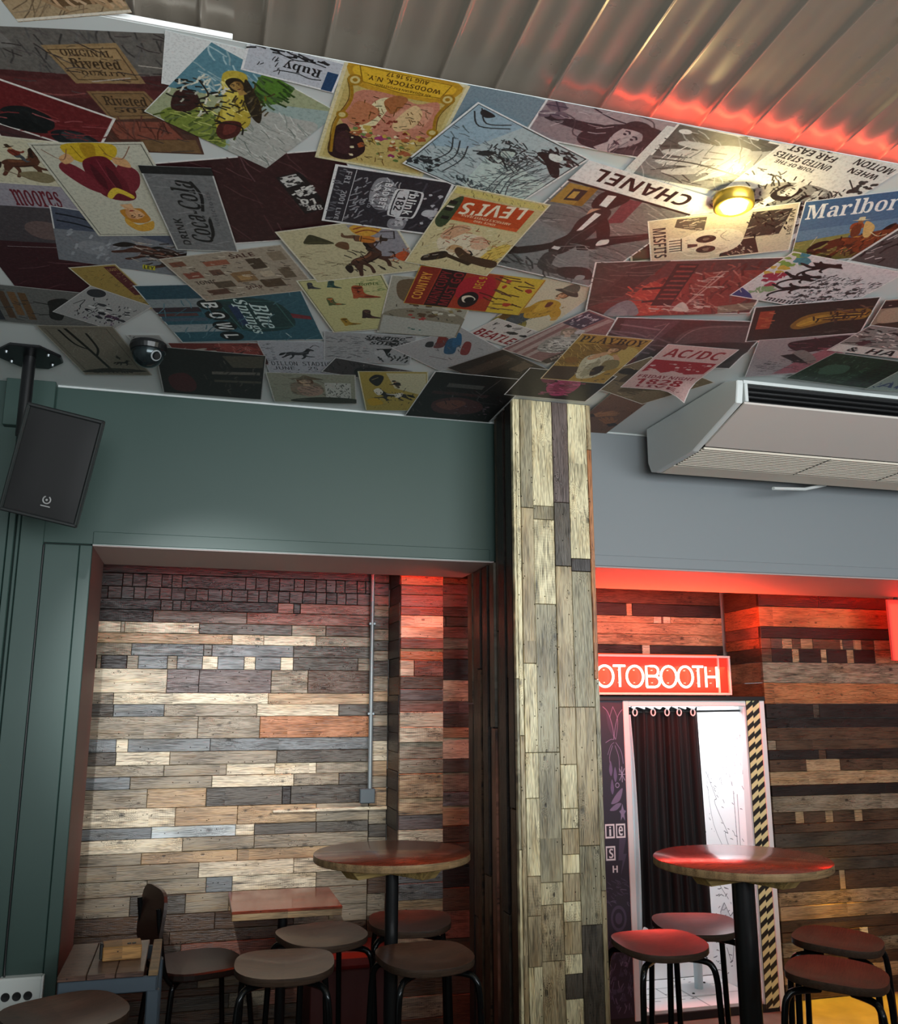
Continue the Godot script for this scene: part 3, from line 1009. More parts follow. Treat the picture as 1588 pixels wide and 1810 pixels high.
func build_booth() -> void:
	var t := thing("photo_booth", Vector3.ZERO, "white photo booth with a black curtain, doodled walls and a striped hazard edge", "photo booth")
	var out := Vector3(0, 0, 1)
	var left_art := "b 2a2233 0 2a2233; l 8f7fa6 .5 88 2 84 6 86 10 90 13; l 8f7fa6 .5 88 2 93 6 92 10 90 13; p 3a2f48 80 3 86 7 88 12 82 9; l 8f7fa6 .6 76 2 82 4 87 9 88 13; l 8f7fa6 .6 99 3 94 5 90 9 88 13; l 8f7fa6 .6 78 14 84 13 87 13; l 8f7fa6 .6 84 24 82 19 86 15; l 8f7fa6 .6 93 24 93 19 89 15; l 8f7fa6 .6 98 21 96 17 90 14; l 8f7fa6 .5 80 18 84 15 88 14; p 6a5a80 83 20 85 23 83 25 81 23; p 6a5a80 88 22 90 25 88 27 86 25; p 6a5a80 84 26 86 29 84 31 82 29; l a99cba .8 96 22 96 27; l a99cba .8 92 24.5 100 24.5; l a99cba .8 93 22.6 99 26.4; l a99cba .8 93 26.4 99 22.6; e 8a7c9c 90 28 2.6 .9; e 2a2233 90 28 1.6 .55; p 7a6c8c 82 34 88 31 96 29 92 33; p 7a6c8c 80 36 88 34 94 34 88 36; q 8a7c9c 95 34 96.5 36 99 36.4 97 37.4 97.5 39.5 95 38.2 92.5 39.5 93 37.4 91 36.4 93.5 36; r e8e6ea 86.5 40.4 11 4.6; r 2a2233 88 41 8 3.4; t e8e6ea s 89.5 41.2 5 3 0 e; r e8e6ea 74 40.4 11 4.6; r 2a2233 75.5 41 8 3.4; t e8e6ea s 78.5 41.2 2.4 3 0 i; r e8e6ea 74 47.4 11 4.6; r 2a2233 75.5 48 8 3.4; t e8e6ea s 77.5 48.2 5 3 0 S; q 4a4058 90 45 98 45 94 50 98 50 90 57 93 52 88 52; t e8e6ea s 81 53.6 6 2.2 0 H; k 4a4058 40 5 72 58 27 8 7 .8; r 2c2634 84 63 12 4; e 4a4058 86 70 9 4; e 2a2233 86 70 6.6 3; e 4a4058 86 70 4 1.8; k 564a66 60 6 72 76 27 22 8 .9; e 6a5c7a 92 84 2.4 .8; s 3a3048 16 3 72 76 27 22 4; l 8f7fa6 .6 10 10 30 30 20 60; k 6a5c80 60 8 4 4 66 92 10 .7"
	var wall_art := "b f2f2f2 0 f2f2f2; l 44444a .8 8 24 30 34; l 44444a .8 30 34 26 36 52 46; l 44444a .8 52 46 46 47 66 58; l 6a6a70 .7 8 24 20 44 62 58; k 55555a 60 4 4 2 92 26 6 .7; k 55555a 26 7 4 28 92 30 7 .8; l 44444a 1 70 30 72 52; l 44444a 1 78 31 78 52; l 44444a .9 60 66 66 54 80 52 92 58 86 70 70 74; l 44444a .9 62 66 74 72 88 70; l 55555a .8 20 62 26 66 44 70; k 55555a 14 5 16 58 26 12 9 .9; p d8d8da 24 76 34 72 46 76 52 74 58 80 46 86 34 84; l 44444a .9 24 76 34 72 46 76 54 74 58 80 46 86 30 84 24 76; l 44444a .9 34 88 44 92 50 86; k 55555a 70 9 4 74 92 24 7 .8; s c4c4c8 8 3 10 10 80 80 2; s 44444a 26 8 6 4 90 90 1; t 3a3a40 s 30 80 20 3 0 mmww"
	var back_art := "b f4f4f4 0 f4f4f4; p b8b4c0 20 60 30 56 36 66 30 78 18 76; p c4c0ca 50 56 66 50 70 62 56 68; e 3a3a3e 56 72 9 7; e f4f4f4 56 72 7 5; e 3a3a3e 57 71 3 2.4; p b4b0bc 48 78 60 76 66 86 54 92 46 88; l 3a3a3e 1 46 72 48 90 62 94 68 80; l 3a3a3e 1 50 62 44 56; l 3a3a3e 1 56 61 56 54; l 3a3a3e 1 62 62 68 56; l 3a3a3e 1 10 74 18 62 14 76 24 68 12 86; p c8c4d0 26 94 32 86 42 84 46 94; k 4a4a50 70 4 2 2 96 50 8 .9; k 4a4a50 40 5 4 54 92 42 6 1; s 3a3a3e 12 9 4 60 92 36 2"
	var floor_art := "b f0f0f0 0 f0f0f0; l 8a8a8c .8 0 30 100 30; l 8a8a8c .8 0 62 100 62; l 8a8a8c .8 20 0 20 30; l 8a8a8c .8 62 0 62 30; l 8a8a8c .8 40 30 40 62; l 8a8a8c .8 82 30 82 62; l 8a8a8c .8 14 62 14 100; l 8a8a8c .8 58 62 58 100; k 6a6a6c 16 5 4 4 92 92 4 .8"
	var hazard := "b e8dfa4 0 e8dfa4"
	for i in 30:
		var y := -4.0 + 3.6 * i
		hazard += ";q 17140f 0 %.2f 50 %.2f 50 %.2f 0 %.2f" % [y + 2.0, y, y + 1.75, y + 3.75]
		hazard += ";q 17140f 50 %.2f 100 %.2f 100 %.2f 50 %.2f" % [y + 1.1, y - 0.9, y + 0.85, y + 2.85]
	print_board("front_panel", t, V(1.75, 0.04, 4.6), Vector3(0.495, 0, 0), Vector3(0, 1.575, 0), out, 0.03, art_mat(left_art, 3.2, 384))
	print_board("hazard_strip", t, V(3.007, 0.02, 4.597), Vector3(0.083, 0, 0), Vector3(0, 1.595, 0), out, 0.03, art_mat(hazard, 19.0, 56))
	var white: Material = M.white
	slab("frame_post", 2.245, 2.278, 0.02, 1.615, 4.595, 4.65, white, t, 0.003)
	slab("frame_post", 3.09, 3.12, 0.0, 1.615, 4.59, 4.65, white, t, 0.003)
	slab("frame_head", 2.278, 3.007, 1.585, 1.615, 4.6, 4.64, white, t, 0.003)
	slab("frame_edge", 2.996, 3.007, 0.04, 1.585, 4.6, 4.66, M.plastic, t, 0.002)
	slab("top_trim", 1.75, 3.125, 1.615, 1.64, 4.585, 5.12, M.black, t, 0.003)
	slab("side_wall", 3.0, 3.12, 0.04, 1.615, 4.65, 5.12, white, t)
	slab("side_wall", 2.2, 2.245, 0.04, 1.615, 4.63, 5.12, white, t)
	slab("side_wall", 1.75, 1.79, 0.04, 1.615, 4.63, 5.12, white, t)
	slab("base", 1.75, 3.12, 0.0, 0.04, 4.6, 5.12, M.black, t)
	print_board("inner_wall", t, V(2.998, 0.06, 5.09), V(0, 0, -0.46), Vector3(0, 1.5, 0), Vector3.LEFT, 0.004, art_mat(wall_art, 3.2, 320))
	print_board("back_wall", t, V(2.245, 0.06, 5.09), Vector3(0.755, 0, 0), Vector3(0, 1.555, 0), out, 0.02, art_mat(back_art, 2.0, 384))
	var fb := maker()
	fb.quad(V(2.245, 0.056, 4.61), V(3.0, 0.056, 4.61), V(3.0, 0.056, 5.09), V(2.245, 0.056, 5.09), Vector3.UP, Vector2(0, 1), Vector2(1, 1), Vector2(1, 0), Vector2(0, 0))
	fb.box(V(2.62, 0.047, 4.85), Vector3(0.75, 0.016, 0.48), 0.001)
	place("floor_tiles", fb, art_mat(floor_art, 0.65, 256), t)
	# lit panel in the booth roof and its light
	place("light_panel", maker().box(V(2.64, 1.607, 4.88), Vector3(0.6, 0.012, 0.3), 0.002), glow("ffffff", 2.0), t)
	area_light("booth_light", V(2.64, 1.594, 4.88), Vector3(-90, 0, 0), Vector2(0.6, 0.3), Color("f4f8ff"), 0.5)
	# curtain rod, folds, rings, pale lining
	place("curtain_rod", maker().tube([V(2.278, 1.552, 4.652), V(3.0, 1.56, 4.652)], 0.006), M.steel, t)
	var cb := maker()
	cb.smooth(true)
	var nx := 90
	var ny := 10
	var C := func(i: int, j: int) -> Vector3:
		var s := float(i) / nx
		var r := float(j) / ny
		var x := lerpf(2.3 - 0.02 * r, 2.725 + 0.03 * r, s)
		return V(x + 0.004 * sin(s * 40.0 + r * 2.0), lerpf(1.575, 0.44, r) + 0.006 * sin(s * 52.0), 4.652 + 0.016 * sin(s * 52.0 + 0.5 * sin(r * 3.0)) * (0.75 + 0.25 * r) + 0.006 * sin(s * 17.0))
	for i in nx:
		for j in ny:
			cb.quad(C.call(i, j), C.call(i + 1, j), C.call(i + 1, j + 1), C.call(i, j + 1), Vector3(0, 0, 1))
	var cm := mat("0d0b0e", 0.75)
	var curtain := place("curtain", cb, cm, t)
	for x in [2.33, 2.44, 2.525, 2.6, 2.685]:
		var ring := []
		for k in 16:
			ring.append(V(x + 0.013 * cos(TAU * k / 16), 1.552 + 0.018 * sin(TAU * k / 16), 4.628))
		place("curtain_ring", maker().tube(ring, 0.004, 8, true), M.white, curtain)
	var lb := maker()
	lb.smooth(true)
	for i in 14:
		for j in ny:
			var L := func(a: int, c: int) -> Vector3:
				var s := a / 14.0
				var r := float(c) / ny
				return V(2.279 + s * (0.02 + 0.03 * sin(r * PI)), lerpf(1.54, 0.1, r), 4.64 + 0.01 * sin(s * 12.0 + r * 5.0) - 0.015 * s)
			lb.quad(L.call(i, j), L.call(i + 1, j), L.call(i + 1, j + 1), L.call(i, j + 1), Vector3(0, 0, 1))
	place("curtain_lining", lb, mat("cfe0e6", 0.6), t)
	# the booth's stool
	var s := thing("booth_stool", V(2.765, 0.056, 4.86), "pale pedestal stool standing on the tiled floor inside the photo booth", "stool")
	place("pole", maker().lathe([Vector2(0.0, 0.0), Vector2(0.024, 0.0), Vector2(0.024, 0.34), Vector2(0.0, 0.34)], Vector3.ZERO, 20), mat("b7ccd2", 0.4, 0.3), s)
	place("base_plate", maker().box(Vector3(0, 0.005, 0), Vector3(0.2, 0.01, 0.2), 0.003), mat("d8dee0", 0.4), s)
	place("seat", maker().lathe([Vector2(0, 0.34), Vector2(0.1, 0.34), Vector2(0.115, 0.35), Vector2(0.115, 0.37), Vector2(0.105, 0.38), Vector2(0, 0.385)], Vector3.ZERO, 28), mat("d8dee0", 0.5), s)
	for k in [[-1, -1], [1, -1], [1, 1], [-1, 1]]:
		place("bolt", maker().lathe([Vector2(0, 0.016), Vector2(0.006, 0.015), Vector2(0.008, 0.01)], Vector3(k[0] * 0.08, 0, k[1] * 0.08), 10), M.black, s)

func letter_path(ch: String) -> Array:
	var o := []
	match ch:
		"O":
			for k in 28:
				o.append(Vector2(0.5 + 0.5 * sin(TAU * k / 28), 0.5 + 0.5 * cos(TAU * k / 28)))
			o.append(o[0])
			return [o]
		"T":
			return [[Vector2(0, 1), Vector2(1, 1)], [Vector2(0.52, 0.98), Vector2(0.52, 0)]]
		"H":
			return [[Vector2(0.03, 1), Vector2(0.03, 0)], [Vector2(0.97, 1), Vector2(0.97, 0)], [Vector2(0.03, 0.5), Vector2(0.97, 0.5)]]
		"P", "B":
			var up := [Vector2(0.05, 0), Vector2(0.05, 1), Vector2(0.45, 1)]
			for k in 9:
				up.append(Vector2(0.6 + 0.32 * sin(PI * k / 8), 0.76 + 0.24 * cos(PI * k / 8)))
			up.append(Vector2(0.08, 0.52))
			if ch == "P":
				return [up]
			var low := [Vector2(0.08, 0.52), Vector2(0.55, 0.52)]
			for k in 9:
				low.append(Vector2(0.62 + 0.38 * sin(PI * k / 8), 0.26 + 0.26 * cos(PI * k / 8)))
			low.append(Vector2(0.05, 0))
			return [up, low]
	return o

func build_neon_sign() -> void:
	var t := thing("neon_sign", Vector3.ZERO, "glowing red neon sign reading PHOTOBOOTH on top of the photo booth", "neon sign")
	var x0 := 1.79
	var x1 := 2.897
	var y0 := 1.646
	var y1 := 1.862
	slab("box", x0, x1, y0, y1, 4.575, 4.66, mat("b8321c", 0.5), t, 0.003)
	place("red_face", maker().box(V((x0 + x1) / 2, (y0 + y1) / 2, 4.572), Vector3(x1 - x0 - 0.03, y1 - y0 - 0.03, 0.006), 0.001), glow("ff2408", 0.75), t)
	for a in [[x0, x1, y1 - 0.012, y1], [x0, x1, y0, y0 + 0.012], [x0, x0 + 0.012, y0 + 0.012, y1 - 0.012], [x1 - 0.012, x1, y0 + 0.012, y1 - 0.012], [2.818, 2.826, y0 + 0.012, y1 - 0.012]]:
		slab("frame_bar", a[0], a[1], a[2], a[3], 4.556, 4.576, M.pink_metal, t, 0.002)
	var xs := [[1.875, 1.95], [1.972, 2.05], [2.072, 2.17], [2.172, 2.242], [2.25, 2.348], [2.364, 2.447], [2.455, 2.55], [2.56, 2.65], [2.652, 2.716], [2.73, 2.803]]
	var word := "PHOTOBOOTH"
	var lit := glow("fff0e0", 3.0)
	for i in 10:
		var b := maker()
		for path in letter_path(word[i]):
			var pts := []
			for p in path:
				pts.append(V(lerpf(xs[i][0], xs[i][1], p.x), 1.688 + 0.112 * p.y, 4.548))
			b.tube(pts, 0.0065, 10)
		var tube_part := place("letter_tube", b, lit, t)
		for f in [0.2, 0.8]:
			place("tube_clip", maker().box(V(lerpf(xs[i][0], xs[i][1], 0.5), 1.688 + 0.112 * f, 4.562), Vector3(0.004, 0.004, 0.02), 0.001), M.white, tube_part)
	area_light("neon_sign_light", V((x0 + x1) / 2, (y0 + y1) / 2, 4.53), Vector3(-40, 0, 0), Vector2(1.05, 0.18), Color(1.0, 0.26, 0.16), 1.6)
	place("led_strip", maker().box(V(2.35, 1.866, 4.62), Vector3(1.0, 0.006, 0.01), 0.001), glow("ff3a14", 3.0), t)
	area_light("neon_top_light", V(2.5, 1.872, 4.62), Vector3(90, 0, 0), Vector2(1.3, 0.01), Color(1.0, 0.32, 0.19), 2.4)
	var l := thing("red_strip_lamp", Vector3.ZERO, "red LED strip on the hidden back of the left green lintel, washing the pilaster", "led strip")
	place("led_strip", maker().box(V(0.55, 2.29, 4.243), Vector3(1.9, 0.012, 0.008), 0.002), glow("ff3a14", 4.0), l)
	l = thing("red_strip_lamp", Vector3.ZERO, "red LED strip on the hidden back of the blue-grey lintel, washing the right planks", "led strip")
	place("led_strip", maker().box(V(3.2, 2.29, 4.453), Vector3(3.0, 0.012, 0.008), 0.002), glow("ff3a14", 4.0), l)
	area_light("red_strip_light", V(1.1, 2.29, 4.25), Vector3(-45, 180, 0), Vector2(0.4, 0.01), STRIP, 1.3)
	area_light("red_strip_light", V(0.3, 2.29, 4.25), Vector3(-25, 180, 0), Vector2(1.2, 0.01), Color(1.0, 0.12, 0.06), 0.25)
	area_light("red_strip_light", V(2.5, 2.29, 4.46), Vector3(-25, 180, 0), Vector2(1.6, 0.01), STRIP, 0.4)
	area_light("red_strip_light", V(4.1, 2.29, 4.46), Vector3(-25, 180, 0), Vector2(1.4, 0.01), STRIP, 0.9)

const STRIP := Color(1.0, 0.3, 0.1)

# ============================== furniture =======================================================
func round_table(at: Vector3, r: float, y: float, pole: float, turn: float, label: String) -> void:
	var t := thing("bar_table", at, label, "table", "tall round bar tables")
	t.rotation.y = turn
	var disc := place("table_top", maker().smooth(true).lathe([Vector2(0, y), Vector2(r - 0.004, y), Vector2(r, y - 0.003)], Vector3.ZERO, 64), M.top, t)
	place("edge_band", maker().smooth(true).lathe([Vector2(r, y - 0.003), Vector2(r, y - 0.026), Vector2(r - 0.004, y - 0.03), Vector2(0, y - 0.03)], Vector3.ZERO, 64), M.edge, disc)
	for k in 2:
		var tr := PackedVector2Array([Vector2(-0.245, 0), Vector2(0.245, 0), Vector2(0.2, -0.045), Vector2(-0.2, -0.045)])
		var bs := Basis(Vector3.UP, k * PI / 2)
		place("cleat", maker().prism(tr, 0.07, Transform3D(bs, Vector3(0, y - 0.03 - k * 0.001, 0) - bs.z * 0.035), 0.002), M.ply, t)
	place("pole", maker().smooth(true).lathe([Vector2(pole, 0.02), Vector2(pole, y - 0.06)], Vector3.ZERO, 28), M.black_satin, t)
	place("base", maker().lathe([Vector2(0, 0), Vector2(0.2, 0), Vector2(0.205, 0.006), Vector2(0.2, 0.012), Vector2(0.06, 0.02), Vector2(0.045, 0.04), Vector2(0, 0.04)], Vector3.ZERO, 40), M.black_satin, t)

func build_tables() -> void:
	round_table(V(0.768, 0, 3.62), 0.302, 1.04, 0.026, 0.55, "tall round table with a black pole before the left plank recess")
	round_table(V(1.955, 0, 3.085), 0.315, 1.05, 0.04, 0.3, "tall round table with a red-gleaming top before the photo booth")
	var s := thing("square_table", V(0.43, 0, 4.355), "small square cafe table with a pale front edge against the left plank wall", "table")
	place("table_top", maker().box(Vector3(0, 0.742, 0), Vector3(0.465, 0.012, 0.43), 0.002), M.top, s)
	place("edge_band", maker().box(Vector3(0, 0.723, 0), Vector3(0.462, 0.026, 0.427), 0.002), M.edge, s)
	place("pole", maker().lathe([Vector2(0.022, 0.02), Vector2(0.022, 0.71)], Vector3.ZERO, 20), M.black_satin, s)
	place("bracket", maker().box(Vector3(0.2, 0.69, 0.1), Vector3(0.02, 0.04, 0.02), 0.002), M.edge, s)
	place("base", maker().box(Vector3(0, 0.012, 0), Vector3(0.22, 0.024, 0.06), 0.004).box(Vector3(0, 0.012, 0), Vector3(0.06, 0.024, 0.36), 0.004), M.black_satin, s)
	var g := thing("side_table", V(-0.23, 0, 3.54), "low square table with a blue-grey metal frame beside the green pier", "table")
	var gt := wood("6b5148", 0.45, 0.2)
	for i in 3:
		place("top_board", maker().box(Vector3(-0.1 + 0.088 * i, 0.742, 0), Vector3(0.086, 0.016, 0.42), 0.002), gt, g)
	place("top_board", maker().box(Vector3(0.148, 0.742, 0), Vector3(0.03, 0.016, 0.42), 0.002), M.edge, g)
	for z in [-1, 1]:
		place("apron", maker().box(Vector3(0.01, 0.71, z * 0.2), Vector3(0.3, 0.046, 0.016), 0.003), M.blue_metal, g)
	for x in [-1, 1]:
		place("apron", maker().box(Vector3(0.01 + x * 0.145, 0.71, 0), Vector3(0.016, 0.046, 0.38), 0.003), M.blue_metal, g)
		for z in [-1, 1]:
			place("leg", maker().box(Vector3(0.01 + x * 0.14, 0.345, z * 0.19), Vector3(0.04, 0.69, 0.04), 0.004), M.blue_metal, g)
	var w := thing("wooden_block", V(-0.195, 0.751, 3.53), "small pine menu block with two dark holes on the low grey table", "menu block")
	w.rotation.y = 0.1
	place("block", maker().box(Vector3(0, 0.022, 0), Vector3(0.125, 0.044, 0.1), 0.003), wood("b98a4e", 0.5, 0.0, 1.0, 3), w)
	place("clip", maker().box(Vector3(-0.066, 0.028, 0.02), Vector3(0.012, 0.05, 0.03), 0.003), M.black, w)
	for k in 2:
		place("plug", maker().lathe([Vector2(0, 0.0465), Vector2(0.006, 0.0465), Vector2(0.007, 0.044)], Vector3(0.022 + 0.016 * k, 0, 0.02), 12), M.black, w)
	var c := thing("padded_bench", V(0.745, 0, 4.47), "dark red upholstered bench low against the left plank wall", "bench")
	place("seat", maker().box(Vector3(0, 0.47, 0), Vector3(0.39, 0.07, 0.28), 0.02), mat("7a2420", 0.5), c)
	place("body", maker().box(Vector3(0, 0.22, 0), Vector3(0.37, 0.43, 0.26), 0.004), mat("4a1c1a", 0.6), c)

func make_stool(label: String) -> Node3D:
	var t := thing("bar_stool", Vector3.ZERO, label, "stool", "tube-legged bar stools")
	var b := maker()
	b.smooth(true)
	var R := func(a: float) -> float:
		var c: float = absf(cos(a))
		var s: float = absf(sin(a))
		return pow(pow(c / 0.17, 2.7) + pow(s / 0.16, 2.7), -1.0 / 2.7)
	var S := func(f: float, a: float) -> Vector3:
		var r: float = R.call(a) * f
		var x: float = r * cos(a)
		var z: float = r * sin(a)
		var y := 0.72 - 0.014 * (1.0 - f * f) + 0.03 * x * x / 0.03 * 0.25 - 0.008 * clampf(z / 0.17, -1.0, 1.0) * f
		return Vector3(x, y, z)
	var seg := 40
	var rings := [0.0, 0.35, 0.65, 0.86, 0.96, 1.0]
	for i in rings.size() - 1:
		for k in seg:
			var a0 := TAU * k / seg
			var a1 := TAU * (k + 1) / seg
			if i == 0:
				b.tri(S.call(0.0, a0), S.call(rings[1], a0), S.call(rings[1], a1), Vector3.UP)
			else:
				b.quad(S.call(rings[i], a0), S.call(rings[i + 1], a0), S.call(rings[i + 1], a1), S.call(rings[i], a1), Vector3.UP)
	place("seat", b, M.seat, t)
	var u := maker()
	u.smooth(true)
	for k in seg:
		var a0 := TAU * k / seg
		var a1 := TAU * (k + 1) / seg
		var p0: Vector3 = S.call(1.0, a0)
		var p1: Vector3 = S.call(1.0, a1)
		var q0 := p0 - Vector3(0, 0.022, 0)
		var q1 := p1 - Vector3(0, 0.022, 0)
		u.quad(p0, p1, q1, q0, Vector3(p0.x, 0, p0.z))
		u.tri(Vector3(0, 0.685, 0), q0 * Vector3(0.97, 1, 0.97) - Vector3(0, 0.004, 0), q1 * Vector3(0.97, 1, 0.97) - Vector3(0, 0.004, 0), Vector3.DOWN)
		u.quad(q0, q1, q1 * Vector3(0.97, 1, 0.97) - Vector3(0, 0.004, 0), q0 * Vector3(0.97, 1, 0.97) - Vector3(0, 0.004, 0), Vector3(p0.x, -1, p0.z))
	place("seat_rim", u, wood("4a3a30", 0.5), t)
	for k in 4:
		var s := Vector3([-1, 1, 1, -1][k], 0, [-1, -1, 1, 1][k])
		var path := curve_points([Vector3(s.x * 0.05, 0.674, s.z * 0.05), Vector3(s.x * 0.112, 0.676, s.z * 0.112), Vector3(s.x * 0.137, 0.662, s.z * 0.137), Vector3(s.x * 0.148, 0.615, s.z * 0.148), Vector3(s.x * 0.153, 0.5, s.z * 0.153), Vector3(s.x * 0.17, 0.006, s.z * 0.17)], 5)
		var leg := place("leg", maker().tube(path, 0.0115, 12), M.tube, t)
		place("foot", maker().lathe([Vector2(0, 0), Vector2(0.015, 0), Vector2(0.015, 0.03), Vector2(0, 0.034)], Vector3(s.x * 0.17, 0, s.z * 0.17), 12), M.black, leg)
	for k in 4:
		var h: float = [0.22, 0.27, 0.22, 0.27][k]
		var r := lerpf(0.17, 0.153, h / 0.5)
		var a := Vector3([-1, 1, 1, -1][k] * r, h, [-1, -1, 1, 1][k] * r)
		var c := Vector3([1, 1, -1, -1][k] * r, h, [-1, 1, 1, -1][k] * r)
		place("footrest", maker().tube([a, c], 0.008, 10), M.tube, t)
	return t

func build_stools() -> void:
	var first := make_stool("dark wooden bar stool nearest the black pole of the left round table")
	var spots := [
		[0.842, 3.39, 0.12, "dark wooden bar stool tucked under the left round table, right beside the plank column"],
		[0.35, 3.42, -0.1, "dark bar stool before the square table, beside the low dark chair"],
		[0.527, 3.79, 0.3, "dark bar stool just behind the front pair, under the corner of the square table"],
		[0.91, 3.92, -0.2, "bar stool behind the black pole of the left round table, close to the pilaster"],
		[1.738, 3.33, 0.0, "red-gleaming bar stool half hidden behind the right edge of the plank column"],
		[2.025, 3.56, -0.25, "orange-lit bar stool right in front of the photo booth opening"],
		[2.415, 3.19, 0.75, "red-gleaming bar stool behind another, in front of the right plank wall"],
		[2.12, 2.82, 0.8, "brown bar stool nearest the viewer at the right round table"],
		[-0.315, 3.07, 0.5, "dark stool seat in the near corner below the white socket box"]]
	for i in spots.size():
		var s: Array = spots[i]
		var o := first if i == 0 else copy_of(first, s[3])
		o.position = V(s[0], 0, s[1])
		o.rotation.y = s[2]
		o.set_meta("label", s[3])

func build_chair() -> void:
	var t := thing("side_chair", V(0.075, 0, 4.22), "dark chair with a rounded backrest panel beside the square table", "chair")
	t.rotation.y = deg_to_rad(-72.0)
	var dark := wood("2c1d18", 0.45, 0.2)
	var so := PackedVector2Array()
	for k in 32:
		var a := TAU * k / 32
		var c := absf(cos(a))
		var s := absf(sin(a))
		var r := pow(pow(c / 0.19, 3.2) + pow(s / 0.18, 3.2), -1.0 / 3.2)
		so.append(Vector2(cos(a), sin(a)) * r)
	place("seat", maker().prism(so, 0.03, Transform3D(Basis(Vector3.RIGHT, -PI / 2), Vector3(0, 0.52, 0)), 0.006), dark, t)
	var bp := PackedVector2Array()
	for k in 40:
		var a := TAU * k / 40
		var c := absf(cos(a))
		var s := absf(sin(a))
		var r := pow(pow(c / 0.16, 4.0) + pow(s / 0.115, 4.0), -0.25)
		bp.append(Vector2(cos(a), sin(a)) * r)
	var bb := maker()
	bb.prism(bp, 0.014, Transform3D(Basis(Vector3.RIGHT, -0.12), Vector3(0, 0.745, 0.2)), 0.004)
	place("backrest", bb, dark, t)
	for x in [-1, 1]:
		place("back_post", maker().tube(curve_points([Vector3(x * 0.14, 0.5, 0.14), Vector3(x * 0.142, 0.56, 0.185), Vector3(x * 0.14, 0.72, 0.212), Vector3(x * 0.138, 0.8, 0.222)], 5), 0.0105), M.tube, t)
		for z in [-1, 1]:
			place("leg", maker().tube(curve_points([Vector3(x * 0.09, 0.51, z * 0.1), Vector3(x * 0.14, 0.505, z * 0.14), Vector3(x * 0.16, 0.46, z * 0.16), Vector3(x * 0.2, 0.005, z * 0.2)], 5), 0.0115), M.tube, t)

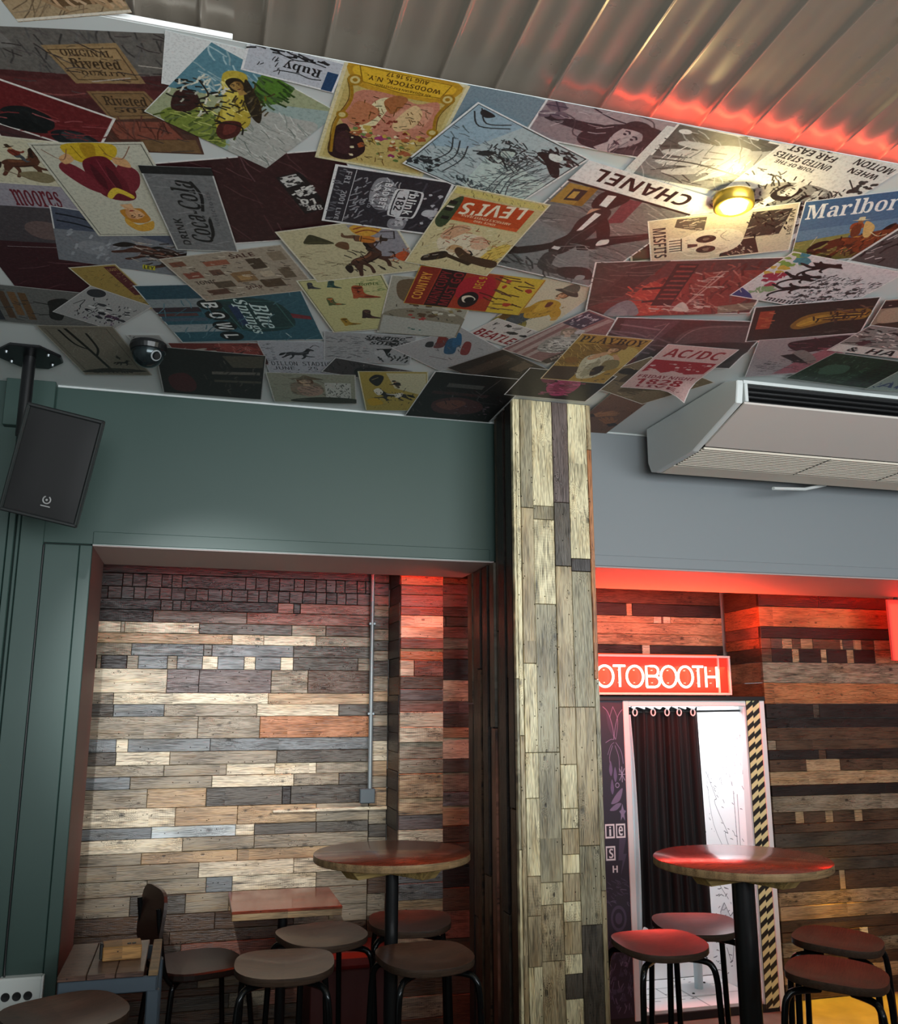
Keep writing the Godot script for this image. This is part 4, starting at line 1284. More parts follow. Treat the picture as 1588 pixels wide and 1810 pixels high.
# ============================== speaker and small fittings ======================================
func build_speaker() -> void:
	var m := thing("speaker_mount", V(-0.652, 2.85, 3.42), "black ceiling plate and post that carry the loudspeaker", "bracket")
	var plate := PackedVector2Array([Vector2(-0.11, -0.03), Vector2(-0.05, -0.11), Vector2(0.05, -0.11), Vector2(0.11, -0.03), Vector2(0.11, 0.03), Vector2(0.05, 0.11), Vector2(-0.05, 0.11), Vector2(-0.11, 0.03)])
	place("ceiling_plate", maker().prism(plate, 0.012, Transform3D(Basis(Vector3.RIGHT, PI / 2), Vector3(0, 0, 0)), 0.003), M.black_satin, m)
	place("post", maker().tube([Vector3(0, -0.01, 0), Vector3(0, -0.31, 0)], 0.022, 20), M.black_satin, m)
	place("swivel", maker().tube([Vector3(0, -0.29, 0.0), Vector3(0.08, -0.36, 0.0)], 0.016, 14), M.black_satin, m)
	for k in 4:
		place("bolt", maker().lathe([Vector2(0, -0.02), Vector2(0.006, -0.02), Vector2(0.008, -0.012)], Vector3([-0.07, 0.07, 0.07, -0.07][k], 0, [-0.05, -0.05, 0.05, 0.05][k]), 8), M.steel, m)
	var t := thing("loudspeaker", V(-0.516, 2.402, 3.267), "black tilted loudspeaker hanging at the upper left of the green wall", "loudspeaker")
	t.basis = Basis(Vector3(0.9712, -0.2145, 0.1034), Vector3(0.1896, 0.9593, 0.2092), Vector3(-0.144, -0.1836, 0.9724)).orthonormalized()
	var w := 0.132
	var h := 0.19
	var b := maker()
	# tapering cabinet
	var f := [Vector3(-w, -h, 0), Vector3(w, -h, 0), Vector3(w, h, 0), Vector3(-w, h, 0)]
	var k := [Vector3(-w * 0.6, -h * 0.94, -0.2), Vector3(w * 0.6, -h * 0.94, -0.2), Vector3(w * 0.6, h * 0.94, -0.2), Vector3(-w * 0.6, h * 0.94, -0.2)]
	b.quad(f[0], f[1], f[2], f[3], Vector3(0, 0, 1))
	b.quad(k[0], k[1], k[2], k[3], Vector3(0, 0, -1))
	for i in 4:
		var j := (i + 1) % 4
		b.quad(f[i], f[j], k[j], k[i], (f[i] + f[j]) * Vector3(1, 1, 0))
	place("cabinet", b, mat("121314", 0.5), t)
	for s in [[0.0, h - 0.006, 2 * w, 0.014], [0.0, -h + 0.006, 2 * w, 0.014]]:
		place("rim", maker().box(Vector3(s[0], s[1], 0.006), Vector3(s[2], s[3], 0.016), 0.004), mat("1d1f20", 0.4), t)
	for x in [-1, 1]:
		place("rim", maker().box(Vector3(x * (w - 0.006), 0, 0.006), Vector3(0.014, 2 * h, 0.016), 0.005), mat("232727", 0.25), t)
	var gm := mat("161618", 0.6, 0.2)
	var holes := Image.create(64, 64, false, Image.FORMAT_RGB8)
	holes.fill(Color(1, 1, 1))
	for i in 8:
		for j in 8:
			holes.fill_rect(Rect2i(i * 8 + (4 if j % 2 else 0), j * 8 + 1, 4, 5), Color(0.25, 0.25, 0.25))
	gm.albedo_texture = ImageTexture.create_from_image(holes)
	gm.uv1_scale = Vector3(14, 20, 1)
	var g := maker()
	var N := 10
	g.smooth(true)
	for i in N:
		for j in N:
			var Q := func(a: int, c: int) -> Vector3:
				var x := (a / float(N) * 2 - 1) * (w - 0.014)
				var y := (c / float(N) * 2 - 1) * (h - 0.013)
				return Vector3(x, y, 0.006 + 0.007 * (1.0 - pow(x / w, 4.0)) * (1.0 - pow(y / h, 4.0)))
			g.quad(Q.call(i, j), Q.call(i + 1, j), Q.call(i + 1, j + 1), Q.call(i, j + 1), Vector3(0, 0, 1), Vector2(i, j) / N, Vector2(i + 1, j) / N, Vector2(i + 1, j + 1) / N, Vector2(i, j + 1) / N)
	var front := place("grille", g, gm, t)
	var ring := []
	for i in 20:
		var a := PI / 2 + 0.5 + (TAU - 1.0) * i / 19.0
		ring.append(Vector3(0.015 + 0.0125 * cos(a), -0.12 + 0.0125 * sin(a), 0.0145))
	place("badge", maker().tube(ring, 0.0026, 8), mat("8c8c8c", 0.4), front)
	place("badge", maker().box(Vector3(0.015, -0.142, 0.0135), Vector3(0.032, 0.004, 0.003), 0.0005), mat("8c8c8c", 0.4), front)
	place("badge", maker().lathe([Vector2(0, 0.002), Vector2(0.004, 0.002), Vector2(0.004, 0)], Vector3(0.015, -0.12, 0.0135), 10, Basis(Vector3.RIGHT, PI / 2)), mat("8a8a8a", 0.4), front)

func build_small_things() -> void:
	var d := thing("dome_camera", V(-0.225, 2.83, 3.17), "small black dome security camera on the poster ceiling", "security camera")
	place("collar", maker().lathe([Vector2(0, 0.008), Vector2(0.062, 0.008), Vector2(0.064, -0.004), Vector2(0.06, -0.02), Vector2(0.056, -0.022), Vector2(0, -0.022)], Vector3.ZERO, 32), M.black_satin, d)
	var dome := []
	for i in 9:
		var a := PI / 2 * i / 8.0
		dome.append(Vector2(0.056 * cos(a), -0.022 - 0.056 * sin(a)))
	place("dome", maker().smooth(true).lathe(dome, Vector3.ZERO, 32), mat("2a3336", 0.15, 0.6), d)
	var aim := Basis.looking_at(Vector3(0.55, -0.5, 0.75).normalized()) * Basis(Vector3.RIGHT, -PI / 2)
	place("lens", maker().lathe([Vector2(0, 0.066), Vector2(0.012, 0.066), Vector2(0.012, 0.05)], Vector3(0, -0.02, 0), 18, aim), M.black, d)
	var lr := []
	for i in 20:
		lr.append(Vector3(0, -0.02, 0) + aim * Vector3(0.017 * cos(TAU * i / 20), 0.056, 0.017 * sin(TAU * i / 20)))
	place("lens_ring", maker().tube(lr, 0.003, 8, true), mat("8a8f92", 0.4), d)
	# the lit downlight
	var l := thing("downlight", V(1.237, 2.848, 1.8), "lit gold-rimmed downlight among the posters", "ceiling lamp")
	place("rim", maker().smooth(true).lathe([Vector2(0.05, -0.002), Vector2(0.05, -0.028), Vector2(0.044, -0.032), Vector2(0.036, -0.028), Vector2(0.034, -0.014)], Vector3.ZERO, 28), mat("d8b24a", 0.3, 0.8), l)
	place("bulb", maker().smooth(true).lathe([Vector2(0.035, -0.022), Vector2(0.03, -0.034), Vector2(0.018, -0.04), Vector2(0, -0.042), ], Vector3.ZERO, 24), glow("fff2b0", 6.0), l)
	var om := OmniLight3D.new()
	om.name = "downlight_light"
	om.position = V(1.237, 2.79, 1.8)
	om.light_color = Color("ffe7a0")
	om.light_energy = 0.12
	om.light_size = 0.03
	om.omni_range = 10.0
	om.omni_attenuation = 2.0
	om.shadow_enabled = true
	add_child(om)
	# yellow spot in the right recess
	var y := thing("spot_lamp", V(3.62, 2.5, 4.5), "small black spot lamp above the right recess with a yellow beam", "spot lamp")
	place("can", maker().lathe([Vector2(0, 0.05), Vector2(0.035, 0.05), Vector2(0.035, -0.06), Vector2(0.03, -0.06), Vector2(0.03, -0.02)], Vector3.ZERO, 20), M.black, y)
	place("lens", maker().lathe([Vector2(0, -0.05), Vector2(0.029, -0.05)], Vector3.ZERO, 20), glow("ffd040", 3.0), y)
	var sp := SpotLight3D.new()
	sp.name = "spot_lamp_light"
	sp.position = V(3.62, 2.43, 4.5)
	add_child(sp)
	sp.look_at_from_position(sp.position, V(3.56, 0, 4.3), Vector3(0, 0, 1))
	sp.light_color = Color("ffc21e")
	sp.light_energy = 14.0
	sp.spot_angle = 13.0
	sp.spot_angle_attenuation = 0.4
	sp.light_size = 0.03
	sp.spot_range = 8.0
	sp.shadow_enabled = true
	# out of frame: the ceiling spot that lights the left plank wall
	var wl := thing("spot_lamp", V(-0.38, 2.85, 1.02), "small black spot lamp on the ceiling corner left of the iron sheet", "spot lamp")
	var lens_at := V(-0.36, 2.752, 1.09)
	var to_wall := (V(0.24, 1.3, 4.62) - lens_at).normalized()
	var barrel := Basis.looking_at(to_wall) * Basis(Vector3.RIGHT, -PI / 2)
	place("stem", maker().tube([Vector3(0, 0, 0), Vector3(0, -0.06, 0)], 0.01, 10), M.black, wl)
	place("can", maker().lathe([Vector2(0, -0.1), Vector2(0.03, -0.1), Vector2(0.034, 0.0), Vector2(0.03, 0.0), Vector2(0.03, -0.02)], Vector3(0.02, -0.098, -0.07), 20, barrel), M.black, wl)
	place("lens", maker().lathe([Vector2(0, -0.008), Vector2(0.029, -0.008)], Vector3(0.02, -0.098, -0.07), 20, barrel), glow("fff6e0", 3.0), wl)
	var ws := SpotLight3D.new()
	ws.name = "wall_spot_light"
	ws.position = lens_at + to_wall * 0.01
	add_child(ws)
	ws.look_at_from_position(ws.position, V(0.24, 1.3, 4.62), Vector3.UP)
	ws.light_color = Color("f3f5f6")
	ws.light_energy = 13.0
	ws.spot_angle = 14.8
	ws.spot_angle_attenuation = 1.0
	ws.light_size = 0.025
	ws.spot_range = 9.0
	ws.shadow_enabled = true
	# conduit and switch box on the left plank wall
	var c := thing("conduit", V(0.855, 0, 4.6), "grey vertical conduit running down the left plank wall to a small box", "conduit")
	place("pipe", maker().tube([Vector3(0, 2.5, 0), Vector3(0.004, 1.18, 0)], 0.011, 14), mat("8c9698", 0.4, 0.4), c)
	place("junction_box", maker().box(Vector3(-0.01, 1.155, 0.005), Vector3(0.075, 0.07, 0.03), 0.004), mat("4f5a5f", 0.5), c)
	for h in [2.0, 1.55]:
		place("pipe_clip", maker().box(Vector3(0.002, h, -0.004), Vector3(0.036, 0.014, 0.026), 0.002), M.steel, c)
	# sockets on the pier
	var o := thing("socket_box", V(-0.535, 0.6, 3.725), "white wall box with a row of three black sockets at the lower left corner", "socket box")
	place("box", maker().box(Vector3(0, 0, 0), Vector3(0.145, 0.125, 0.05), 0.006), mat("dfe5e4", 0.4), o)
	place("lid_edge", maker().box(Vector3(0.074, 0.02, 0.012), Vector3(0.006, 0.09, 0.03), 0.002), M.white, o)
	for k in 3:
		place("socket", maker().lathe([Vector2(0, 0.002), Vector2(0.012, 0.003), Vector2(0.0145, 0.0), Vector2(0.0145, -0.004)], Vector3(-0.042 + 0.036 * k, 0.004, 0.027), 18, Basis(Vector3.RIGHT, PI / 2)), M.black, o)
	place("cable", maker().tube(curve_points([Vector3(-0.055, 0.06, 0.0), Vector3(-0.06, 0.2, -0.012), Vector3(-0.061, 0.9, -0.014), Vector3(-0.061, 1.6, -0.014)], 6), 0.0035, 8), M.black, o)
	# red hanging panel
	var r := thing("lit_sign", V(4.1, 2.02, 4.38), "red lit sign panel hanging from the right soffit at the edge of view", "sign")
	place("lit_panel", maker().box(Vector3(0, -0.005, 0), Vector3(0.53, 0.35, 0.02), 0.003), glow("c23a30", 0.5), r)
	area_light("red_panel_light", V(4.1, 2.0, 4.36), Vector3(0, 0, 0), Vector2(0.5, 0.33), Color(1.0, 0.28, 0.2), 0.7)
	for x in [-0.2, 0.2]:
		place("hanger", maker().box(Vector3(x, 0.175, 0), Vector3(0.02, 0.025, 0.012), 0.002), M.steel, r)

# ============================== tables of boards and prints =====================================
# boards: bottom, top, then tone and right edge of each board
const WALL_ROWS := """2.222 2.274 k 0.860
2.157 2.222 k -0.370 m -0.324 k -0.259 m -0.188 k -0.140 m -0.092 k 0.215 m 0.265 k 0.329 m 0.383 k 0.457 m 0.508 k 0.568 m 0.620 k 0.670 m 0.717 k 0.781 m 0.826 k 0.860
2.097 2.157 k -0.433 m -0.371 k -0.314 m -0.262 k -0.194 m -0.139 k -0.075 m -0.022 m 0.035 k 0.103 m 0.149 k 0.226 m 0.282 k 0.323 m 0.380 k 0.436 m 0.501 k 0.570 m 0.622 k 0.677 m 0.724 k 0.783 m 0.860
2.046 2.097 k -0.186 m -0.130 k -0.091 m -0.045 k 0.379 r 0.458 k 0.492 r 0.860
1.987 2.046 k -0.219 b 0.228 r 0.860
1.934 1.987 w -0.363 g -0.345 w 0.001 d 0.453 g 0.624 b 0.860
1.884 1.934 t 0.162 w 0.316 w 0.577 g 0.860
1.826 1.884 g -0.307 u 0.028 d 0.068 u 0.465 d 0.860
1.763 1.826 d -0.460 g -0.440 k -0.323 g -0.272 u -0.138 g -0.093 u 0.026 w 0.098 u 0.225 w 0.279 u 0.403 w 0.465 d 0.793 g 0.860
1.650 1.763 w -0.135 p 0.014 p 0.360 g 0.541 b 0.860
1.596 1.650 g -0.372 w 0.349 t 0.860
1.539 1.596 d -0.368 u -0.139 g 0.297 w 0.700 d 0.860
1.435 1.539 g 0.021 g 0.314 o 0.860
1.376 1.435 u -0.345 w -0.292 u 0.083 u 0.860
1.315 1.376 d -0.341 w -0.100 g 0.401 d 0.860
1.263 1.315 g -0.123 g 0.165 w 0.395 w 0.596 g 0.860
1.207 1.263 u -0.271 g 0.100 w 0.487 g 0.709 d 0.860
1.121 1.207 g -0.191 t 0.077 d 0.435 k 0.476 d 0.860
1.036 1.121 w -0.059 t 0.226 t 0.602 g 0.860
0.985 1.036 u -0.161 v 0.221 w 0.308 d 0.604 d 0.860
0.923 0.985 w -0.019 g 0.310 g 0.860
0.872 0.923 g -0.199 t 0.234 t 0.717 g 0.860
0.804 0.872 g 0.061 w 0.501 w 0.719 t 0.860
0.736 0.804 g -0.166 g 0.098 u 0.217 w 0.611 g 0.860
0.651 0.736 g -0.235 d 0.009 g 0.205 t 0.533 g 0.860
0.575 0.651 b 0.145 b 0.509 g 0.860
0.520 0.575 b -0.053 b 0.860
0.452 0.520 d 0.000 r 0.860
0.384 0.452 b 0.231 d 0.622 b 0.860
0.328 0.384 d 0.083 g 0.336 r 0.860
0.297 0.328 b 0.860
0.234 0.297 d 0.225 g 0.392 r 0.627 g 0.860
0.172 0.234 d -0.032 b 0.860
0.111 0.172 b 0.860"""
const WALL_END_ROWS := """2.216 2.291 b 0.951
2.151 2.216 k 0.951
2.098 2.151 r 0.951
2.040 2.098 g 0.951
1.976 2.040 d 0.951
1.918 1.976 g 0.951
1.866 1.918 d 0.951
1.814 1.866 g 0.951
1.737 1.814 d 0.951
1.661 1.737 g 0.951
1.610 1.661 t 0.951
1.543 1.610 d 0.951
1.487 1.543 g 0.951
1.415 1.487 d 0.951
1.318 1.415 w 0.951
1.245 1.318 t 0.951
1.188 1.245 g 0.951
1.104 1.188 t 0.951
1.015 1.104 g 0.951
0.954 1.015 d 0.951
0.875 0.954 g 0.951
0.796 0.875 d 0.951
0.692 0.796 b 0.951
0.589 0.692 g 0.951
0.487 0.589 b 0.951
0.386 0.487 d 0.951
0.286 0.386 b 0.951
0.162 0.286 d 0.951
0.064 0.162 b 0.951"""
const PILASTER_ROWS := """2.224 2.267 t 1.172
2.176 2.224 o 1.172
2.128 2.176 b 1.172
2.069 2.128 p 1.172
2.026 2.069 r 1.172
1.968 2.026 w 1.172
1.915 1.968 w 1.172
1.863 1.915 r 1.172
1.808 1.863 o 1.172
1.731 1.808 w 1.024 r 1.172
1.669 1.731 b 1.172
1.615 1.669 p 1.172
1.561 1.615 r 1.172
1.489 1.561 w 1.172
1.417 1.489 w 1.172
1.341 1.417 g 1.172
1.273 1.341 g 1.172
1.161 1.273 t 1.172
1.084 1.161 t 1.172
1.018 1.084 p 1.172
0.957 1.018 w 1.172
0.856 0.957 b 1.172
0.781 0.856 u 1.172
0.707 0.781 u 1.172
0.584 0.707 t 1.172
0.487 0.584 w 1.172
0.415 0.487 b 1.056 w 1.172
0.296 0.415 b 1.172
0.201 0.296 g 1.172
0.108 0.201 b 1.172"""
const PASSAGE_ROWS := """2.260 2.312 b 1.620
2.224 2.260 o 1.620
2.170 2.224 r 1.620
2.100 2.170 r 1.620
2.050 2.100 b 1.620
1.999 2.050 r 1.258 b 1.620
1.937 1.999 r 1.620
1.881 1.937 g 1.620
1.828 1.881 r 1.620
1.720 1.828 k 1.620
1.610 1.720 w 1.620
1.547 1.610 p 1.620
1.479 1.547 d 1.620
1.425 1.479 t 1.620
1.321 1.425 w 1.620
1.254 1.321 d 1.620
1.159 1.254 g 1.620
1.090 1.159 u 1.620
0.995 1.090 t 1.620
0.914 0.995 b 1.620
0.806 0.914 b 1.620
0.700 0.806 k 1.620
0.594 0.700 b 1.620
0.464 0.594 r 1.620
0.361 0.464 b 1.620
0.208 0.361 d 1.620
0.032 0.208 b 1.620"""
const RIGHT_ROWS := """2.169 2.293 k 3.634 k 5.100
2.049 2.169 o 5.100
1.981 2.049 k 5.100
1.920 1.981 b 3.282 d 3.359 t 3.429 b 3.488 t 3.571 b 3.766 t 3.783 d 3.860 t 3.917 b 4.011 t 5.100
1.839 1.920 b 3.284 k 3.423 t 3.470 k 3.623 t 3.663 k 3.807 t 3.856 k 4.011 t 5.100
1.720 1.839 g 5.100
1.598 1.720 o 5.100
1.516 1.598 k 3.532 d 3.575 k 5.100
1.461 1.516 k 5.100
1.390 1.461 b 5.100
1.335 1.390 g 3.266 b 5.100
1.281 1.335 k 3.550 b 3.601 k 5.100
1.214 1.281 b 3.460 t 3.691 b 5.100
1.138 1.214 t 5.100
1.079 1.138 k 5.100
0.991 1.079 g 5.100
0.926 0.991 b 3.361 t 3.418 b 3.561 t 3.614 b 3.761 t 3.815 b 5.100
0.877 0.926 b 5.100
0.797 0.877 d 5.100
0.733 0.797 b 5.100
0.664 0.733 d 5.100
0.559 0.664 b 3.623 t 3.661 b 5.100
0.487 0.559 t 5.100
0.413 0.487 t 5.100
0.352 0.413 b 5.100
0.299 0.352 b 3.724 w 3.780 b 5.100
0.223 0.299 g 5.100
0.160 0.223 b 5.100
0.085 0.160 t 5.100
-0.006 0.085 b 5.100
-0.091 -0.006 b 5.100"""
const NICHE_ROWS := """2.305 2.370 r 3.240
2.215 2.305 b 3.240
2.137 2.215 k 2.572 t 2.611 k 3.240
2.094 2.137 t 2.756 w 2.811 r 2.823 w 2.875 t 3.240
2.024 2.094 t 3.240
1.957 2.024 t 3.240
1.901 1.957 k 2.669 w 2.723 k 3.240
1.818 1.901 r 3.240
1.735 1.818 t 3.240
1.625 1.735 b 3.240"""
const COLUMN_BOARDS := """1.208 1.221 y 1.695 h 1.059 y 0
1.221 1.240 y 1.478 s 0
1.240 1.294 h 2.383 s 1.755 y 1.414 y 1.245 y 0.964 s 0.824 s 0.648 y 0
1.294 1.385 y 2.395 h 2.338 y 1.991 h 1.414 h 0.938 y 0.858 s 0.662 s 0
1.385 1.455 p 2.414 d 2.148 s 1.586 s 1.367 y 1.203 y 1.129 s 1.035 y 0.966 s 0.866 y 0.795 s 0.681 y 0.613 d 0.527 y 0
1.455 1.541 y 2.182 k 2.129 h 1.586 s 1.064 h 0.779 d 0
1.541 1.562 s 2.650 o 1.695 h 0.898 s 0"""
